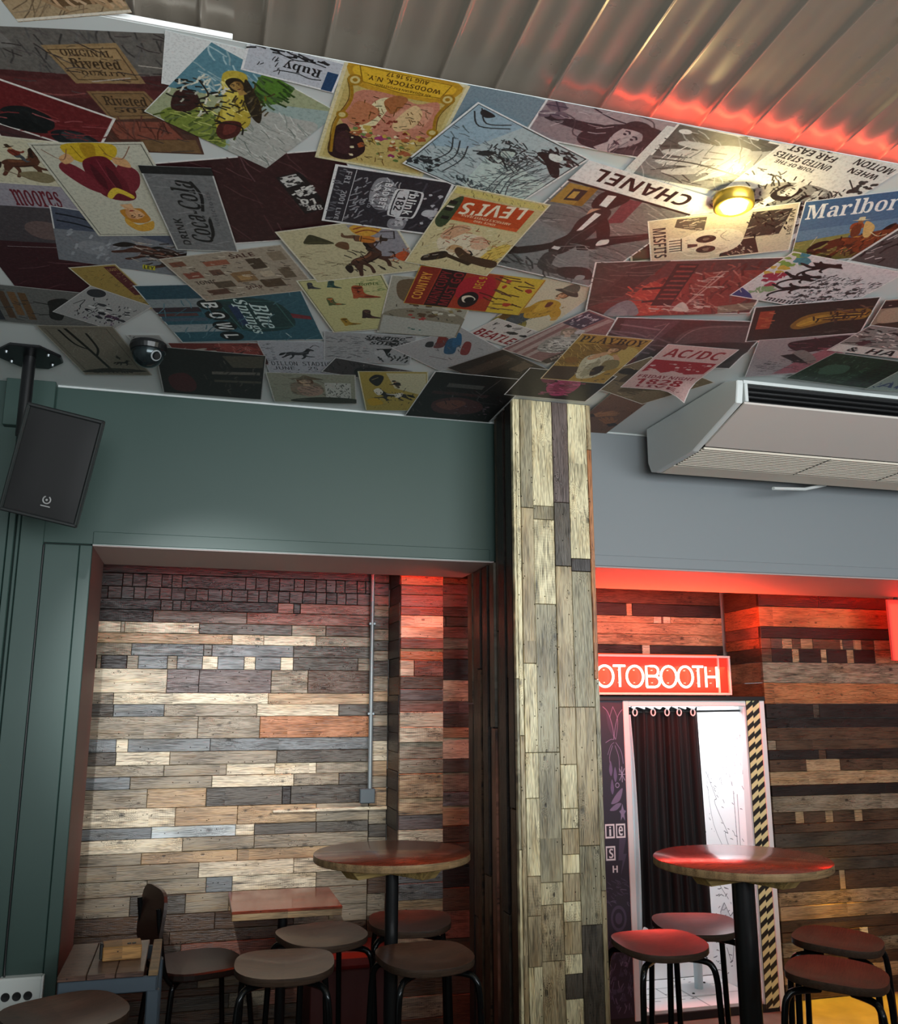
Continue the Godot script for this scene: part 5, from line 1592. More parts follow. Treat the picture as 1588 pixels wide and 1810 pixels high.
# prints: middle x and z, turn, width, length, quarter turns of the print | label | drawing orders
const POSTERS := """-0.314 1.518 -0.3738 0.223 0.157 0|wood-grain print peeking out at the far corner beside the corrugated sheet|b b9a58a 0 b39a78; k 8a7358 40 3 0 0 100 100 60 1; l efe6d6 3 0 97 100 97; r 6b5238 40 60 60 22; k c9a27a 16 4 40 60 60 22 20 3
-0.307 1.826 -0.2025 0.448 0.389 0|maroon denim print with stitched tan leather patches, wide and dark|b e9e6e0 1.5 4a2a2c; q 6a6560 0 0 100 0 100 30 40 38 0 30; k 4a4644 60 4 0 0 100 32 12 .8; q 7a7672 0 4 30 2 34 14 0 20; q 4f2526 0 30 100 36 100 66 0 66; q 5f2c2c 0 36 60 38 100 46 100 54 0 50; q 53352c 30 66 100 66 100 100 38 100; q 9c7f58 45 12 78 8 84 38 52 40; q ab8d63 47 14 77 10 79 20 49 24; l 5c4630 .6 47 15 77 12 81 35 54 37 47 15; t 3a2a1c S 52 14 22 5 0 ORIGINAL; t 3a2a1c S 54 20 22 8 0 Riveted; t 3a2a1c S 57 30 20 4 0 QUALITY; k 5c4630 16 5 50 12 28 24 5 .5; q 8b6c48 55 46 82 44 90 66 60 70; t 3a2a1c S 61 49 20 8 0 Riveted; t 3a2a1c S 64 59 16 4 0 501; l 5c4630 .6 57 48 81 46 87 64 61 67 57 48; q 8a4c3c 56 72 86 70 92 86 60 88; k 5a2a20 26 8 56 70 36 18 14 .7; q 7a5c3c 70 88 98 86 99 99 72 99; k 3a3030 50 7 0 0 100 100 14 .6; l bdb0a4 .7 60 38 78 34; l c9bfb4 .6 84 24 99 26; l 8c4a48 .8 10 44 40 50 54 48
-0.429 1.907 0.3282 0.352 0.164 0|dark red poster with black hat shapes and a white edge|b eeeae4 1.8 6a1f22; p 17181a 40 60 52 40 66 46 70 70 60 92 40 96; p 1b1d22 72 70 84 58 97 66 98 92 78 98 70 86; p 34383c 75 72 84 62 94 70 92 80 80 84; p 2a0f12 0 40 24 36 36 60 20 80 0 80; l 8a3a38 1 50 36 70 44; k 8a3034 24 5 0 30 100 66 16 1; p 101113 44 76 58 70 68 84 54 96
-0.514 2.122 -0.0757 0.324 0.202 0|cream poster with a brown bucking horse, at the left edge under the pin-up|b dedac4 2 d6d0b4; F horse 66 52 17 -14 1 5a3424 2f1c14 7a4a30; F rider 64 32 10 -24 1 3d2a1a 7b2f22 4a5058 c8966c 2a1a12; p 8a7d5c 60 74 74 66 86 76 78 90 66 86; l 7d6a50 1 50 70 70 88
-0.478 2.535 -0.1470 0.328 0.628 0|dark maroon photograph with a lilac strip of red script along its top|b 908c92 1 3f1f24; r a19ca6 0 0 100 17; t 6d1f2c I 50 4 36 12 0 moores; r 4b4448 0 17 100 30; e 6d5a58 60 36 16 8; r 3d1c22 0 47 100 53; k 5a2a30 24 5 0 50 100 50 40 .6; l b0a4a4 .6 20 52 96 50
-0.265 2.464 0.0548 0.347 0.304 0|misty blue-grey print with a dark brown horse, partly under the pin-up|b dcdcdc 1.2 4f5668; q 7d8188 0 40 60 30 100 40 100 100 0 100; l 1b1e28 2 4 12 20 14 40 22; l 1b1e28 2 4 24 20 26 44 36; e 8f9298 30 66 14 14; k 9a9ea6 22 6 8 40 40 46 12 2; F horse 78 62 24 24 1 4c2a22 1f1412 7a5040; F horse 92 56 14 30 1 2e1a16 120c0a 5a3a30; k c0b4a8 18 3 58 40 40 50 12 1; k 2a1a18 24 5 56 34 44 50 12 1.4; r c4bd2c 66 86 10 9; t 20242c s 67 87 8 7 0 LEY
0.109 2.136 -0.3967 0.486 0.393 0|plain dark maroon poster with a small black-and-white ticket label|b eae6e2 1 35171b; q 1a1518 61 24 75 20 80 62 66 68; q d8d6d2 62 25 72 22 74 32 64 36; k 1a1a1c 14 3 62 23 11 11 3 1; k e8e4de 24 5 65 36 12 10 3.4 1.2; k b8b4b0 12 2 66 48 10 14 3 1; t e6e2dc s 67 50 8 6 0 01; t e6e2dc s 68 58 9 6 0 38B; k 4a2428 30 8 0 0 100 100 30 .7
-0.253 2.196 -0.2815 0.266 0.420 2|upside-down pin-up in a maroon blouse and yellow skirt on cream|b d9d7c6 2 cfcdbb; l 2a2a24 .7 3 2 97 2 97 98 3 98 3 2; p d9b428 28 98 36 84 66 82 72 98; p b8901c 44 98 50 86 58 86 56 98; l 8a6a14 .8 38 88 40 97; l 8a6a14 .8 62 86 64 97; p 6b1826 34 50 42 42 60 44 68 54 66 78 56 86 40 86 36 70; p 7d2632 62 50 76 56 88 74 82 82 72 78 64 66; p 7d2632 38 50 26 58 20 72 30 80 38 74 36 62; p e0ac78 24 76 36 80 34 86 24 84; p e0ac78 80 80 70 84 72 90 82 86; p 4f101c 44 54 50 60 46 78 42 70; p 4f101c 58 54 62 66 58 80 54 66; l 8d3442 1 48 48 50 66 50 84; p e8c840 40 44 50 50 60 44 62 48 50 56 38 48; F face 48 26 12 -8 1 c8862c e6b484 d49a68 3a2018 b02a28; p d8a23c 34 18 40 8 54 6 62 14 60 22 52 14 42 16; l 8a5a44 .8 14 96 28 84 40 90; l 8a5a44 .8 70 94 80 84 92 94; l a93a30 1.2 6 5 12 11; l a93a30 1.2 12 5 6 11
-0.036 1.666 0.0778 0.189 0.160 0|blank white sheet between the denim print and the painted figure|b f4f5f5 1 eef0f0
0.028 1.788 0.4951 0.307 0.288 0|painterly picture of a yellow-cloaked figure on green and pale grey ground|b f0efea .8 a8b08a; q 5f8fa0 0 0 45 0 40 40 0 62; k a8c8d0 30 5 2 2 40 40 16 1.2; q a4b8b4 56 30 100 0 100 100 60 100; p b9bab4 58 44 80 30 100 28 100 100 66 100; k d4d6d0 34 7 60 34 40 62 20 1; k 8c938c 26 3 60 34 40 62 16 .8; p 55802c 40 0 62 0 62 26 46 26; k 2f4c1c 34 5 42 0 24 34 10 1.8; p 7f8f3c 10 84 30 64 54 84 60 100 16 100; k 4c5c20 40 4 6 64 56 36 14 1.4; k c4cc6c 24 9 6 64 56 36 12 1; p c8b040 20 22 32 12 44 34 54 46 62 62 54 84 42 74 36 52; p e3cf5a 24 26 32 20 42 44 50 64 44 66 34 48; k f0e48c 20 5 24 24 28 44 9 1; k 7a6414 22 8 22 24 36 52 10 1.2; p 2b2216 34 16 56 34 66 52 58 50 44 36; k 4a3c20 20 4 36 18 28 34 8 1.2; F face 33 27 6 -60 1 2b2216 b08a4c 8a6430 1c1410 6a2a20; p 4a1c1a 46 70 56 62 62 78 56 90 48 84; p 6b2e28 49 72 55 67 58 76 54 84; p 3a1e1c 6 62 16 54 24 64 22 78 12 82; k 1c1a18 34 9 2 36 44 44 9 1.4; k e9e6d4 26 4 2 34 34 40 8 1.4; l 2a2018 1.2 12 40 24 50 22 60 34 70; l 1c1612 1.2 42 74 58 66 64 74
0.120 1.615 0.1159 0.192 0.097 2|pale poster with spiky blackletter lettering upside down and a navy stripe|b f4f4f6 2.5 c8ccd6; r 24466e 2.5 2 12 60; t 1c1c20 S 20 34 40 34 0 Ruby; l 1c1c20 1.4 18 30 30 26 44 32 62 28; l 1c1c20 1.4 18 72 34 76 50 70 64 76; k 1c1c20 26 5 18 74 78 22 12 2.2; k 1c1c20 10 4 60 20 34 40 8 1
0.552 1.656 0.1288 0.175 0.179 0|blank blue-grey sheet tucked under the corrugated edge|b 8a9ba6 0 7d93a0; n .05 3
0.340 1.744 0.0505 0.262 0.348 2|ochre festival poster with scrolled frame, hung upside down|b e6dcb4 3 d9c684; q c9b26c 6 4 94 4 94 86 6 86; p c8982a 10 100 12 82 30 78 70 78 88 82 92 100; p e6b832 14 97 18 84 50 81 82 84 88 97; l 8a6414 .9 14 97 18 84 50 81 82 84 88 97 14 97; t 6a4c10 s 26 83 46 2.4 0 AN_AQUARIAN_EXPOSITION; t 5a3c0c s 20 87 60 4.5 0 WOODSTOCK,_N.Y.; t 5a3c0c s 32 93 34 3.4 0 AUG_15_16_17; p c8846c 16 78 34 74 54 78 84 74 84 40 16 40; p d89a80 20 74 40 68 48 58 30 50 20 56; p e2c290 26 66 36 72 46 52 40 44 28 52; p e8dcae 54 72 66 70 74 46 62 40; p a8683c 42 76 50 60 60 70 52 78; p c07a54 60 60 80 66 84 48 70 44; p 2a1418 84 42 92 34 90 8 72 4 60 16 66 30 76 34; p 3f2226 80 34 88 28 84 12 72 12; s 9a2c66 4 4 20 12 46 26 7; s c8a84c 14 5 16 28 60 16 5; s a8542c 14 6 16 20 62 22 5; s 5f7a3a 14 8 16 12 60 32 3; s e6dcb4 22 9 16 8 60 34 2.6; s 7a2c1c 12 2 30 36 46 22 3; k 4a3010 50 5 16 8 66 66 6 .8; l a87c1c 2.6 8 84 14 66 8 40 14 10; l a87c1c 2.6 92 84 86 66 92 40 88 10; l 6a4c10 .8 6 84 12 66 6 40 12 10; l 6a4c10 .8 94 84 88 66 94 40 90 10; e a87c1c 12 84 6 5; e d9c684 12 84 4 3.4; e a87c1c 12 84 2 1.6; e a87c1c 88 84 6 5; e d9c684 88 84 4 3.4; e a87c1c 88 84 2 1.6; e a87c1c 11 50 5 4; e d9c684 11 50 3 2.4; e a87c1c 89 50 5 4; e d9c684 89 50 3 2.4; k 6a4418 40 14 18 6 62 66 7 .7
0.820 1.637 0.0378 0.353 0.148 2|mauve print of a dark-haired woman's face with outlined flowers|b efecec 1.5 9a898e; p a8979c 2 96 40 60 60 50 98 96; p 332a34 2 20 28 2 60 6 66 34 50 66 24 76 8 56; F face 36 42 13 -150 1 332a34 bcacb0 a6959a 2a2230 5a4450; p 332a34 48 34 90 46 94 60 70 58 52 58; l 2a2230 1 30 70 52 76 70 92; l 4a4048 .8 54 20 70 26 76 60 94 72; l 4a4048 .8 24 76 30 90 50 97; p 71616e 84 76 92 68 98 80 90 90; p 71616e 80 60 86 52 92 60 86 70; p 71616e 92 54 98 50 99 62 94 66; l 43384a .9 80 60 92 60; l 43384a .9 84 80 98 78; l 43384a .9 88 70 94 90; p 4a3f48 6 6 34 4 30 16 8 18; k 5c4e58 20 8 2 4 40 30 10 .7; k c8babe 16 5 40 40 60 56 14 .6
1.015 1.722 0.0826 0.180 0.258 2|plain white sheet with a column of tiny print, under the fashion photograph|b e4e4e2 1 dededc; t 77777a s 30 12 40 2.5 0 COLLECTION; k 8c8c90 8 4 28 18 46 20 10 .7
1.113 1.679 0.0302 0.324 0.211 2|grey photograph of a hand's long pale fingers|b eeeeec 2 505456; q 7c8082 0 0 100 0 100 40 0 60; k 3c4042 50 3 2 2 96 96 26 1; k a8acae 30 5 2 2 96 96 22 .8; F hand 56 52 34 78 1 c4c6c6 5a5e60 b0b2b2; k f0f0f0 16 6 20 30 70 40 16 .9; k 6a6e70 26 8 16 24 76 56 14 .8; l 2c3032 1.4 10 30 60 40 96 36; e e4e4e2 90 88 5 4; s 3c4042 8 4 4 80 60 18 5
1.125 2.067 -0.4959 0.076 0.224 0|narrow cream-framed snapshot beside the skull poster|b cfc8b4 8 55503f; q 8a8468 8 8 60 8 40 50 8 60; s 2c2a24 8 3 10 20 80 60 14; s b0aa8c 6 5 10 20 80 60 8
1.369 1.747 0.1273 0.340 0.382 2|white tour poster with crowded black faces and tilted capitals|b ececea 1.5 e2e2e0; p 8a8a8a 6 8 40 4 70 10 84 30 70 56 30 62 8 44; k 2c2c2e 90 9 8 6 74 56 8 1.2; F face 20 24 9 10 1 1c1c1e d0d0ce 8a8a8a 141416 3a3a3c; F face 42 20 9 -12 1 141416 c4c4c2 7a7a7a 141416 3a3a3c; F face 62 28 9 16 1 1c1c1e d8d8d6 8a8a8a 141416 3a3a3c; F face 30 46 9 -8 1 141416 c8c8c6 7a7a7a 141416 3a3a3c; F face 54 50 9 8 1 1c1c1e d0d0ce 8a8a8a 141416 3a3a3c; F face 12 48 8 0 1 141416 c8c8c6 7a7a7a 141416 3a3a3c; k 141416 50 4 8 6 70 60 7 1; t 1a1a1c s 48 78 48 5.5 0 UNITED_STATES; t 1a1a1c s 52 86 40 5.5 0 FAR_EAST; t 2a2a2c s 56 73 34 3.4 0 TOUR_OF_THE; t 2a2a2c s 60 93 26 3 0 1977; p 9a9a9c 0 40 8 30 10 50 4 60; s 2a2a2c 12 6 2 64 12 16 4; l 2a2a2c 1 8 66 24 76; t 1a1a1c s 4 90 34 6 0 MOTION; t 1a1a1c s 8 82 26 5 0 WHEN; k 505052 20 7 70 6 28 60 8 1
1.634 1.855 -0.5058 0.284 0.349 0|blue-sky advertisement of a cowboy on a chestnut horse with white slab lettering|b eeeef0 1.2 3d6691; q 4b7298 1 24 99 20 99 40 1 44; q 6288a8 1 44 99 40 99 60 1 60; q 8a8a4a 1 62 50 56 44 90 1 99; q 6a6230 1 84 60 70 99 80 99 99 1 99; k b0a458 34 5 2 62 44 30 9 .9; F horse 58 72 30 6 1 5c2a16 1e0f0a 9a5028; F horse 84 78 22 -20 1 9a4a24 3a1a0e c87038; p 7d3a1e 46 70 70 58 92 60 94 84 66 92; k 3a1a0e 40 4 40 60 54 34 10 1.4; k c87a40 24 8 44 60 50 30 9 1; F rider 54 48 17 4 1 e0d4ac 9a4a28 b8863c a06a44 5a2c18; p 703820 50 46 57 44 58 60 51 62; p d8b470 60 40 70 50 68 66 62 62; l e0d8b8 1 68 58 76 66 84 64; p c8a860 72 88 86 80 92 96 74 99; s e0c080 8 5 70 84 24 12 3; s 3a1c12 16 5 16 74 40 22 5; k 2c1a10 30 7 6 78 80 20 9 1; l c8c0a0 .8 16 70 20 56; t f4f6f8 S 4 5 90 22 0 Marlboro
1.892 1.921 0.0480 0.295 0.199 0|black-and-white scrap at the right edge, beside the blue-sky advertisement|b dedede 3 4a4a4c; k 1c1c1e 26 4 5 5 80 90 16 2.4; k c8c8ca 18 8 5 5 80 90 12 1.6
1.004 2.555 0.1628 0.199 0.410 0|cream poster with a seated figure in a yellow shirt and a wide hat|b ded8c4 1.5 d5cdb4; p 8a7a30 0 76 30 66 60 78 60 100 0 100; k 4a4018 50 4 2 64 60 34 9 1.2; k b8a850 30 6 2 64 60 34 8 1; p 434a52 22 62 40 58 54 68 40 86 20 78; k 6a727c 14 5 22 60 30 22 9 1; k 282c34 14 8 22 60 30 22 9 1; p c89a2e 34 38 50 30 72 34 78 50 66 62 44 68 32 54; p d8ac3c 40 40 52 34 60 42 48 56; p c8982c 66 38 84 44 94 54 88 60 72 52; p b8881c 36 44 24 56 30 62 42 54; k 8a6412 34 6 32 34 54 30 9 1.1; p 6b2a20 50 36 58 34 60 42 54 44; F face 58 21 9 10 1 6a4a2c d8a47c c08a60 3a2018 a04030; p 3a3c38 36 14 54 8 70 10 82 18 66 19 54 16; p 5a5c52 46 12 52 1 66 2 72 13; l 8a8878 1 48 11 70 13; p d0a050 86 58 94 56 96 62 88 64; p 6b4a20 4 62 16 58 20 74 8 80
0.965 2.770 0.3813 0.217 0.169 0|strip with tall dark red capitals, mostly hidden by its neighbours|b e0dcd8 2 d0c8c4; t 8a1c26 s 6 56 86 34 0 BEATLES; s 1c1c20 4 4 10 10 70 34 12; k 3a3436 10 6 4 4 90 40 12 2
-0.297 2.757 -0.4205 0.149 0.305 0|narrow mustard handbill closely printed with paragraphs|b d0ccb8 3 a48a48; k 5a4a24 60 3 6 6 62 86 9 1.2; r 5a2428 70 4 24 62; t b0905a s 72 8 20 5 0 LOST; k a0805a 12 5 72 16 20 46 10 1.4; k 2a2220 16 7 70 70 26 24 8 2
-0.577 2.966 -0.0166 0.386 0.297 1|grey bill with rows of brown capitals and a small rider, at the left wall|b b8b8b4 1.2 6d6d6a; r 6a4e34 16 50 70 6; r 7a5a3c 16 58 60 6; r 5a4230 16 66 70 6; r 34343c 10 76 84 5; r 3c3c44 10 84 84 5; p 2a2826 20 20 44 14 60 24 80 30 76 38 50 36 30 34; l 2a2826 2 40 34 36 46; l 2a2826 2 66 36 70 46; k 38383a 24 4 8 48 84 40 10 1.4
-0.358 2.924 0.5406 0.206 0.272 0|black-and-white sketch of a hatted portrait, half under the mustard handbill|b d6d6d4 1.5 a9a9a8; e 35353a 18 14 13 12; k 2c2c30 50 4 20 20 76 70 9 1.4; s 24242a 12 7 24 24 70 60 8; s d0d0ce 10 9 24 24 70 60 6; l 2c2c30 1.2 10 60 16 40 20 60; r 4a3048 66 60 20 8; k 6a5a72 14 8 40 60 50 30 8 2
-0.227 3.167 -0.2677 0.117 0.122 0|pale sliver of paper behind the ceiling camera|b d0d0cc 4 b0b0ac; k 3a3436 10 4 6 6 86 86 10 3
0.308 3.184 -0.2116 0.272 0.324 0|grey bill reading DILLON STADIUM JUNE 25 in typewriter capitals|b c4c6cc 1.2 b0b2ba; F horse 48 36 18 0 1 2a2a30 17171c 4a4a52; l 202026 1.2 66 18 72 10 78 14; t 202026 m 8 60 84 12 0 DILLON_STADIUM; t 202026 m 8 76 62 12 0 JUNE,_25; k 54545c 24 3 2 8 16 50 5 1.2; k 8a8a92 24 9 20 8 66 48 8 .8; k 505058 10 5 8 90 70 8 10 1
0.058 2.851 -0.3200 0.507 0.445 1|teal bowling-alley sign print with white sideways letters|b cfd4d4 1 2f5b6a; r 8a9498 22 60 16 40; r 9aa4a8 66 62 14 38; r 3a2c34 36 70 8 30; r 5a3a3c 46 74 5 26; r 4a5a6a 54 70 6 30; q 274a5a 1 56 22 56 22 99 1 99; p 1d3c3e 30 20 74 16 78 52 26 56; l 3c6a68 .8 30 20 74 16 78 52 26 56 30 20; e 101518 33 62 9 8; e 101518 51 62 9 8; e 101518 70 62 9 8; e 101518 89 62 9 8; t e8eceb s 29 57 9 10 0 B; t e8eceb s 46 57 10 10 0 O; t e8eceb s 64 57 13 10 0 W; t e8eceb s 86 57 7 10 0 L; r 1e3458 34 45 36 6; t cfe4e2 I 32 26 44 11 0 Blue; t cfe4e2 I 24 37 62 11 0 Springs; q 7a2a34 50 14 58 14 62 2 56 2; l b8c8c8 1 10 24 18 22; l b8c8c8 1 86 24 94 22; k 4a7684 30 5 1 1 98 98 20 .8
0.063 2.558 -0.4952 0.377 0.285 0|tan sheet crowded with small old product labels|b c8c0b4 1.4 a89a88; r 7a4a38 4 10 12 10; r 5a4a3a 22 60 16 14; r 8a6a48 42 44 18 22; r 4a3a2c 64 20 12 22; r 9a5a44 30 16 20 10; r 54402e 60 66 18 18; r b08a58 46 52 10 10; r 6a5a48 82 44 10 24; r 8a4a3a 6 34 14 14; r 6a4a3c 28 34 10 12; r c0b098 66 48 10 12; r 5c3c30 10 76 18 12; r 8a7a66 84 12 12 18; k 4a3a30 60 5 4 6 92 88 5 1; t 4a2a24 s 54 8 20 8 0 SALE; t 3c2c24 s 8 54 18 8 0 TONIC; t 4a2a24 s 44 76 14 8 0 SOAP; k d8ccb8 30 9 4 6 92 88 6 1
-0.075 2.234 -0.2004 0.171 0.409 3|grey advertising print reading DRINK above black script, set sideways|b cfcfcb 1 77787a; r 1d1e20 92 0 8 100; t 1c1c1e s 8 16 34 12 0 DRINK; t 141416 I 12 32 74 34 0 Coca~Cola; p 141416 14 62 24 72 44 74 40 69 26 67; l 141416 2 52 66 70 72 84 64; t 5c5c60 s 34 78 40 7 0 delicious; k 8a8a8c 20 8 0 0 90 100 12 .6
0.533 3.022 -0.1305 0.320 0.274 0|pale sheet of handwritten black lettering and a dark triangle|b c8c9cc 1.2 a6a7aa; k 55565a 50 3 4 10 44 80 9 1; k 17171a 26 5 48 6 44 30 8 2.2; t 1c1c20 I 44 6 44 16 0 Strange; t 1c1c20 I 50 24 40 16 0 songs; q 141416 58 50 76 46 70 74; k 1a1a1c 20 8 62 60 34 36 10 2; p b4b5b8 56 64 66 52 72 86
0.428 2.676 -0.4327 0.268 0.396 0|pale green poster with five decorated cowboy boots|b dddac6 2 c8c48c; l 3a3828 .6 2.5 2 97 2 97 98 2.5 98 2.5 2; F boot 62 30 19 8 1 b0502e 6a2414 3a1a10; F boot 24 42 12 4 1 4a5a34 c87038 2a2c1c; F boot 56 70 14 14 1 2e1c1c 5a3a34 0e0808; F boot 26 82 13 -4 1 a8862c 6a4a14 4a3410; F boot 36 12 10 20 1 2c5450 183430 0e1c1a; F boot 12 12 9 10 1 2a2c34 4a4e58 101216; F boot 88 84 10 0 1 7a4a30 4a2a1a 2a160e; k 6a8a4c 24 3 64 8 32 20 9 .8; k a09c60 30 5 4 4 92 92 8 .6; t 5a6a34 I 66 12 24 5 0 Boots
0.357 2.332 -0.5073 0.330 0.307 0|cream poster with a rider thrown from a rearing horse and a flying hat|b e2dcc8 1.6 cdc39c; q 96939c 60 4 98 6 98 80 74 70; p 3c3a24 16 26 20 18 26 12 32 18 38 26 40 32 28 30; l 5a5838 1 16 26 28 26 40 32; F horse 60 66 22 -28 1 4a2c22 1c100c 7a4c34; k 1c100c 30 4 42 46 42 44 8 1.2; F rider 68 30 17 110 -1 3a2618 c8782c 6a4a34 d0a078 2a1a12; p d8a23c 62 8 78 4 88 14 76 26 64 22; l 8a3420 1.4 64 12 76 10 84 16; l 8a3420 1.4 64 18 74 16 82 22; p c8552c 84 66 94 60 98 72 88 78; l 3a3438 1.2 84 22 95 24 92 36 82 34 76 40; p 6b4a30 40 36 46 30 52 34 48 46; k 6a5a3c 20 5 4 40 40 50 10 .7; k b0603c 12 8 80 56 18 24 6 1.2
0.399 2.052 -0.0078 0.295 0.264 1|black-and-white gig poster with an oval badge, turned on its side|b efefef 3 2b2932; k 4a4852 40 5 4 4 92 60 14 2; p 8f8f96 12 52 40 40 62 46 64 58 44 66 14 64; k c4c4ca 22 7 12 40 50 24 10 1.2; k 1c1a20 20 4 12 40 50 24 10 1.2; F walker 52 44 12 80 1 a4a4aa c4c4ca 8a8a90 505058; p c9c9ce 54 2 66 6 64 16 54 14; F face 86 34 9 90 1 8a8a92 c4c4ca 9a9aa2 26242c 505058; p e6e6e8 24 27 30 21 68 21 74 27 74 41 68 46 30 46 24 41; p 2b2932 26 28 31 23 67 23 72 28 72 40 67 44 31 44 26 40; p d8d8dc 27 34 71 34 71 40 66 43 32 43 27 40; t f2f2f2 s 30 25 38 8 0 blink; t 24222a s 36 35 26 7 0 182; t e9e9ec s 18 50 44 6 0 BAD_BET; k e9e9ec 8 3 20 58 40 6 12 1; t a9a9b0 s 22 62 42 3 0 CLOTHING_CO; k 9a9aa2 40 5 8 68 84 12 8 1.4; l d8d8dc .8 4 82 96 82; t b0b0b6 s 8 85 20 5 0 FRI; t b0b0b6 s 40 85 24 5 0 2001; t b0b0b6 s 72 86 22 4 0 LIVE; k 77777f 24 6 6 91 88 6 6 1.6; s b8b8c0 10 7 10 4 80 24 4
0.611 1.810 0.3878 0.337 0.281 0|pale blue ink sketch of a thin tree and wild scribbled lines|b f0f2f2 1.5 b4c6ca; l 1a2226 .8 2 2 98 2 98 98 2 98 2 2; q 9cb8c8 2 2 40 2 26 50 2 66; q c4d8d4 40 40 98 50 98 98 50 98; l 20282c 1 6 4 18 16 32 6; l 20282c 1 4 10 16 22 34 10; p 20282c 8 4 18 5 14 11 8 9; k 20282c 60 3 40 18 30 34 8 .8; k 20282c 40 6 36 24 34 30 6 1; p 2a3436 44 34 52 28 56 36 50 46; p c4d8d0 46 36 54 31 56 38 50 42; p 2a3436 36 44 44 40 42 48 34 52; l 20282c 1.2 30 50 46 42 64 54; k 182024 50 5 70 4 26 24 8 1.4; p 182024 66 20 78 14 97 32 94 38 78 26; p dfe8e4 74 14 84 12 86 19 78 20; l 3a484e .8 70 26 64 60 70 98; l 3a484e .8 74 26 68 60 76 98; l 3a484e .8 78 30 72 60 84 98; l 3a484e .8 82 34 76 66 92 98; k 3a4a50 120 8 56 36 40 60 10 .7; k 5a6c72 90 11 4 30 60 64 9 .7; s 1a2226 22 14 0 78 22 20 3; l 20282c .9 10 46 18 64 12 88; l 20282c .9 16 46 24 66 20 90; l 20282c .9 24 48 30 66 28 88; k 34444a 40 9 36 84 50 14 6 1.2
0.817 2.959 -0.9053 0.309 0.287 0|pale grey poster with a row of red and blue brush strokes|b d8d8d8 1.4 aaa9ab; p 6a3a3c 40 30 60 14 70 18 50 36; p 2e5474 40 52 66 22 76 26 50 60; p 80393a 54 66 78 40 82 48 60 74; p 2c2c30 34 22 44 12 50 16 40 28; p 2f5f86 60 40 84 12 88 18 68 46; p 7a2f2a 52 20 70 2 78 4 60 24; l 4a2c2c 1 20 50 30 74; k 55555a 12 4 30 20 56 54 8 1.2
0.650 2.641 -0.0922 0.275 0.431 0|pale print of a crowded square with blurred market figures|b d9d6cc 1.5 a9a596; p 6d5a44 10 8 40 4 60 20 40 40 16 36; p 8a8270 4 60 50 50 99 62 99 99 4 99; q b2b3ac 2 66 98 74 98 99 2 99; s 5a4430 16 5 30 34 60 30 6; s a4302c 4 6 34 58 20 12 4; s 8a7a4a 9 7 50 30 40 30 5; s c8c4b4 9 8 4 30 90 30 6; k 3a3428 16 4 10 10 80 60 7 1.2; s 2c5a54 3 12 20 86 40 8 3
0.759 2.483 -0.0236 0.386 0.260 3|red poster striped in black and orange, its title running up the left edge|b c8a23a 1 a83a24; r 8a2a1c 1 1 98 15; t e0a040 s 16 4 70 8 0 COUNTRY; r 2c1416 1 17 98 20; t 8a2028 s 6 18 88 8 0 WANTCUPY; t 8a2028 s 6 28 88 8 0 MUST_GO; p b02030 30 40 80 38 90 60 40 66; e 201418 28 50 22 8; p e4d8c4 20 48 34 44 40 50 30 56; e 141014 28 51 8 4; t d0a030 s 60 48 30 7 0 DEC_9; q d8b83a 1 70 99 66 99 99 1 99; k 4a1c10 16 6 4 64 92 34 30 2.2; s b03020 5 8 4 66 90 30 8
0.956 2.051 0.1801 0.375 0.551 2|fashion photograph of a striding figure under a white band of black capitals|b eeeeee 1.5 6d7274; k 848a8c 60 3 1 10 98 74 40 1; k 585d60 50 5 1 10 98 74 34 1; r ebebeb 0 84 100 16; r 1c1c1e 0 83 100 1.4; t 141416 s 12 88 76 9 0 CHANEL; q 7f8588 1 1 60 1 99 30 99 50 40 40; q a8873f 74 68 97 65 97 82 76 83; q 8a6a2c 74 68 80 67 82 83 76 83; q 2a2a2c 80 71 90 69 91 79 81 80; q c4a050 84 72 89 71 89 77 85 78; q 6a3a44 36 64 46 60 52 82 40 83; p 1c1e20 50 83 54 72 62 68 70 72 70 83; q e8e8e8 58 72 64 72 66 81 60 82; p b89a84 57 70 58 63 64 62 66 68; p 26282b 50 68 60 70 66 58 62 44 66 34 60 24 50 26 46 44; q e8e8e8 56 66 61 66 59 48 56 50; p 1e2023 48 40 34 50 20 56 6 63 5 57 20 47 40 32; p 1e2023 60 30 72 20 84 15 88 20 72 29 62 36; p 1e2023 50 64 38 56 30 46 36 44 46 52 52 56; p 3b3e41 54 26 48 14 34 10 38 5 56 8 62 22; p 101214 4 62 10 66 2 70; q 101214 84 14 94 12 92 22 86 22; p e0e0de 28 44 34 40 36 45 31 48; r d8d8d8 56 28 6 3; l 45494c 1 52 58 56 40 52 28; l 45494c 1 36 46 24 52 12 58; k 8e9496 30 3 1 10 50 30 20 .8; k 3c4042 30 5 20 2 76 12 22 1.4; p 2c2f32 6 8 30 4 40 12 20 18; p 9a9ea0 12 6 18 4 20 9 14 10
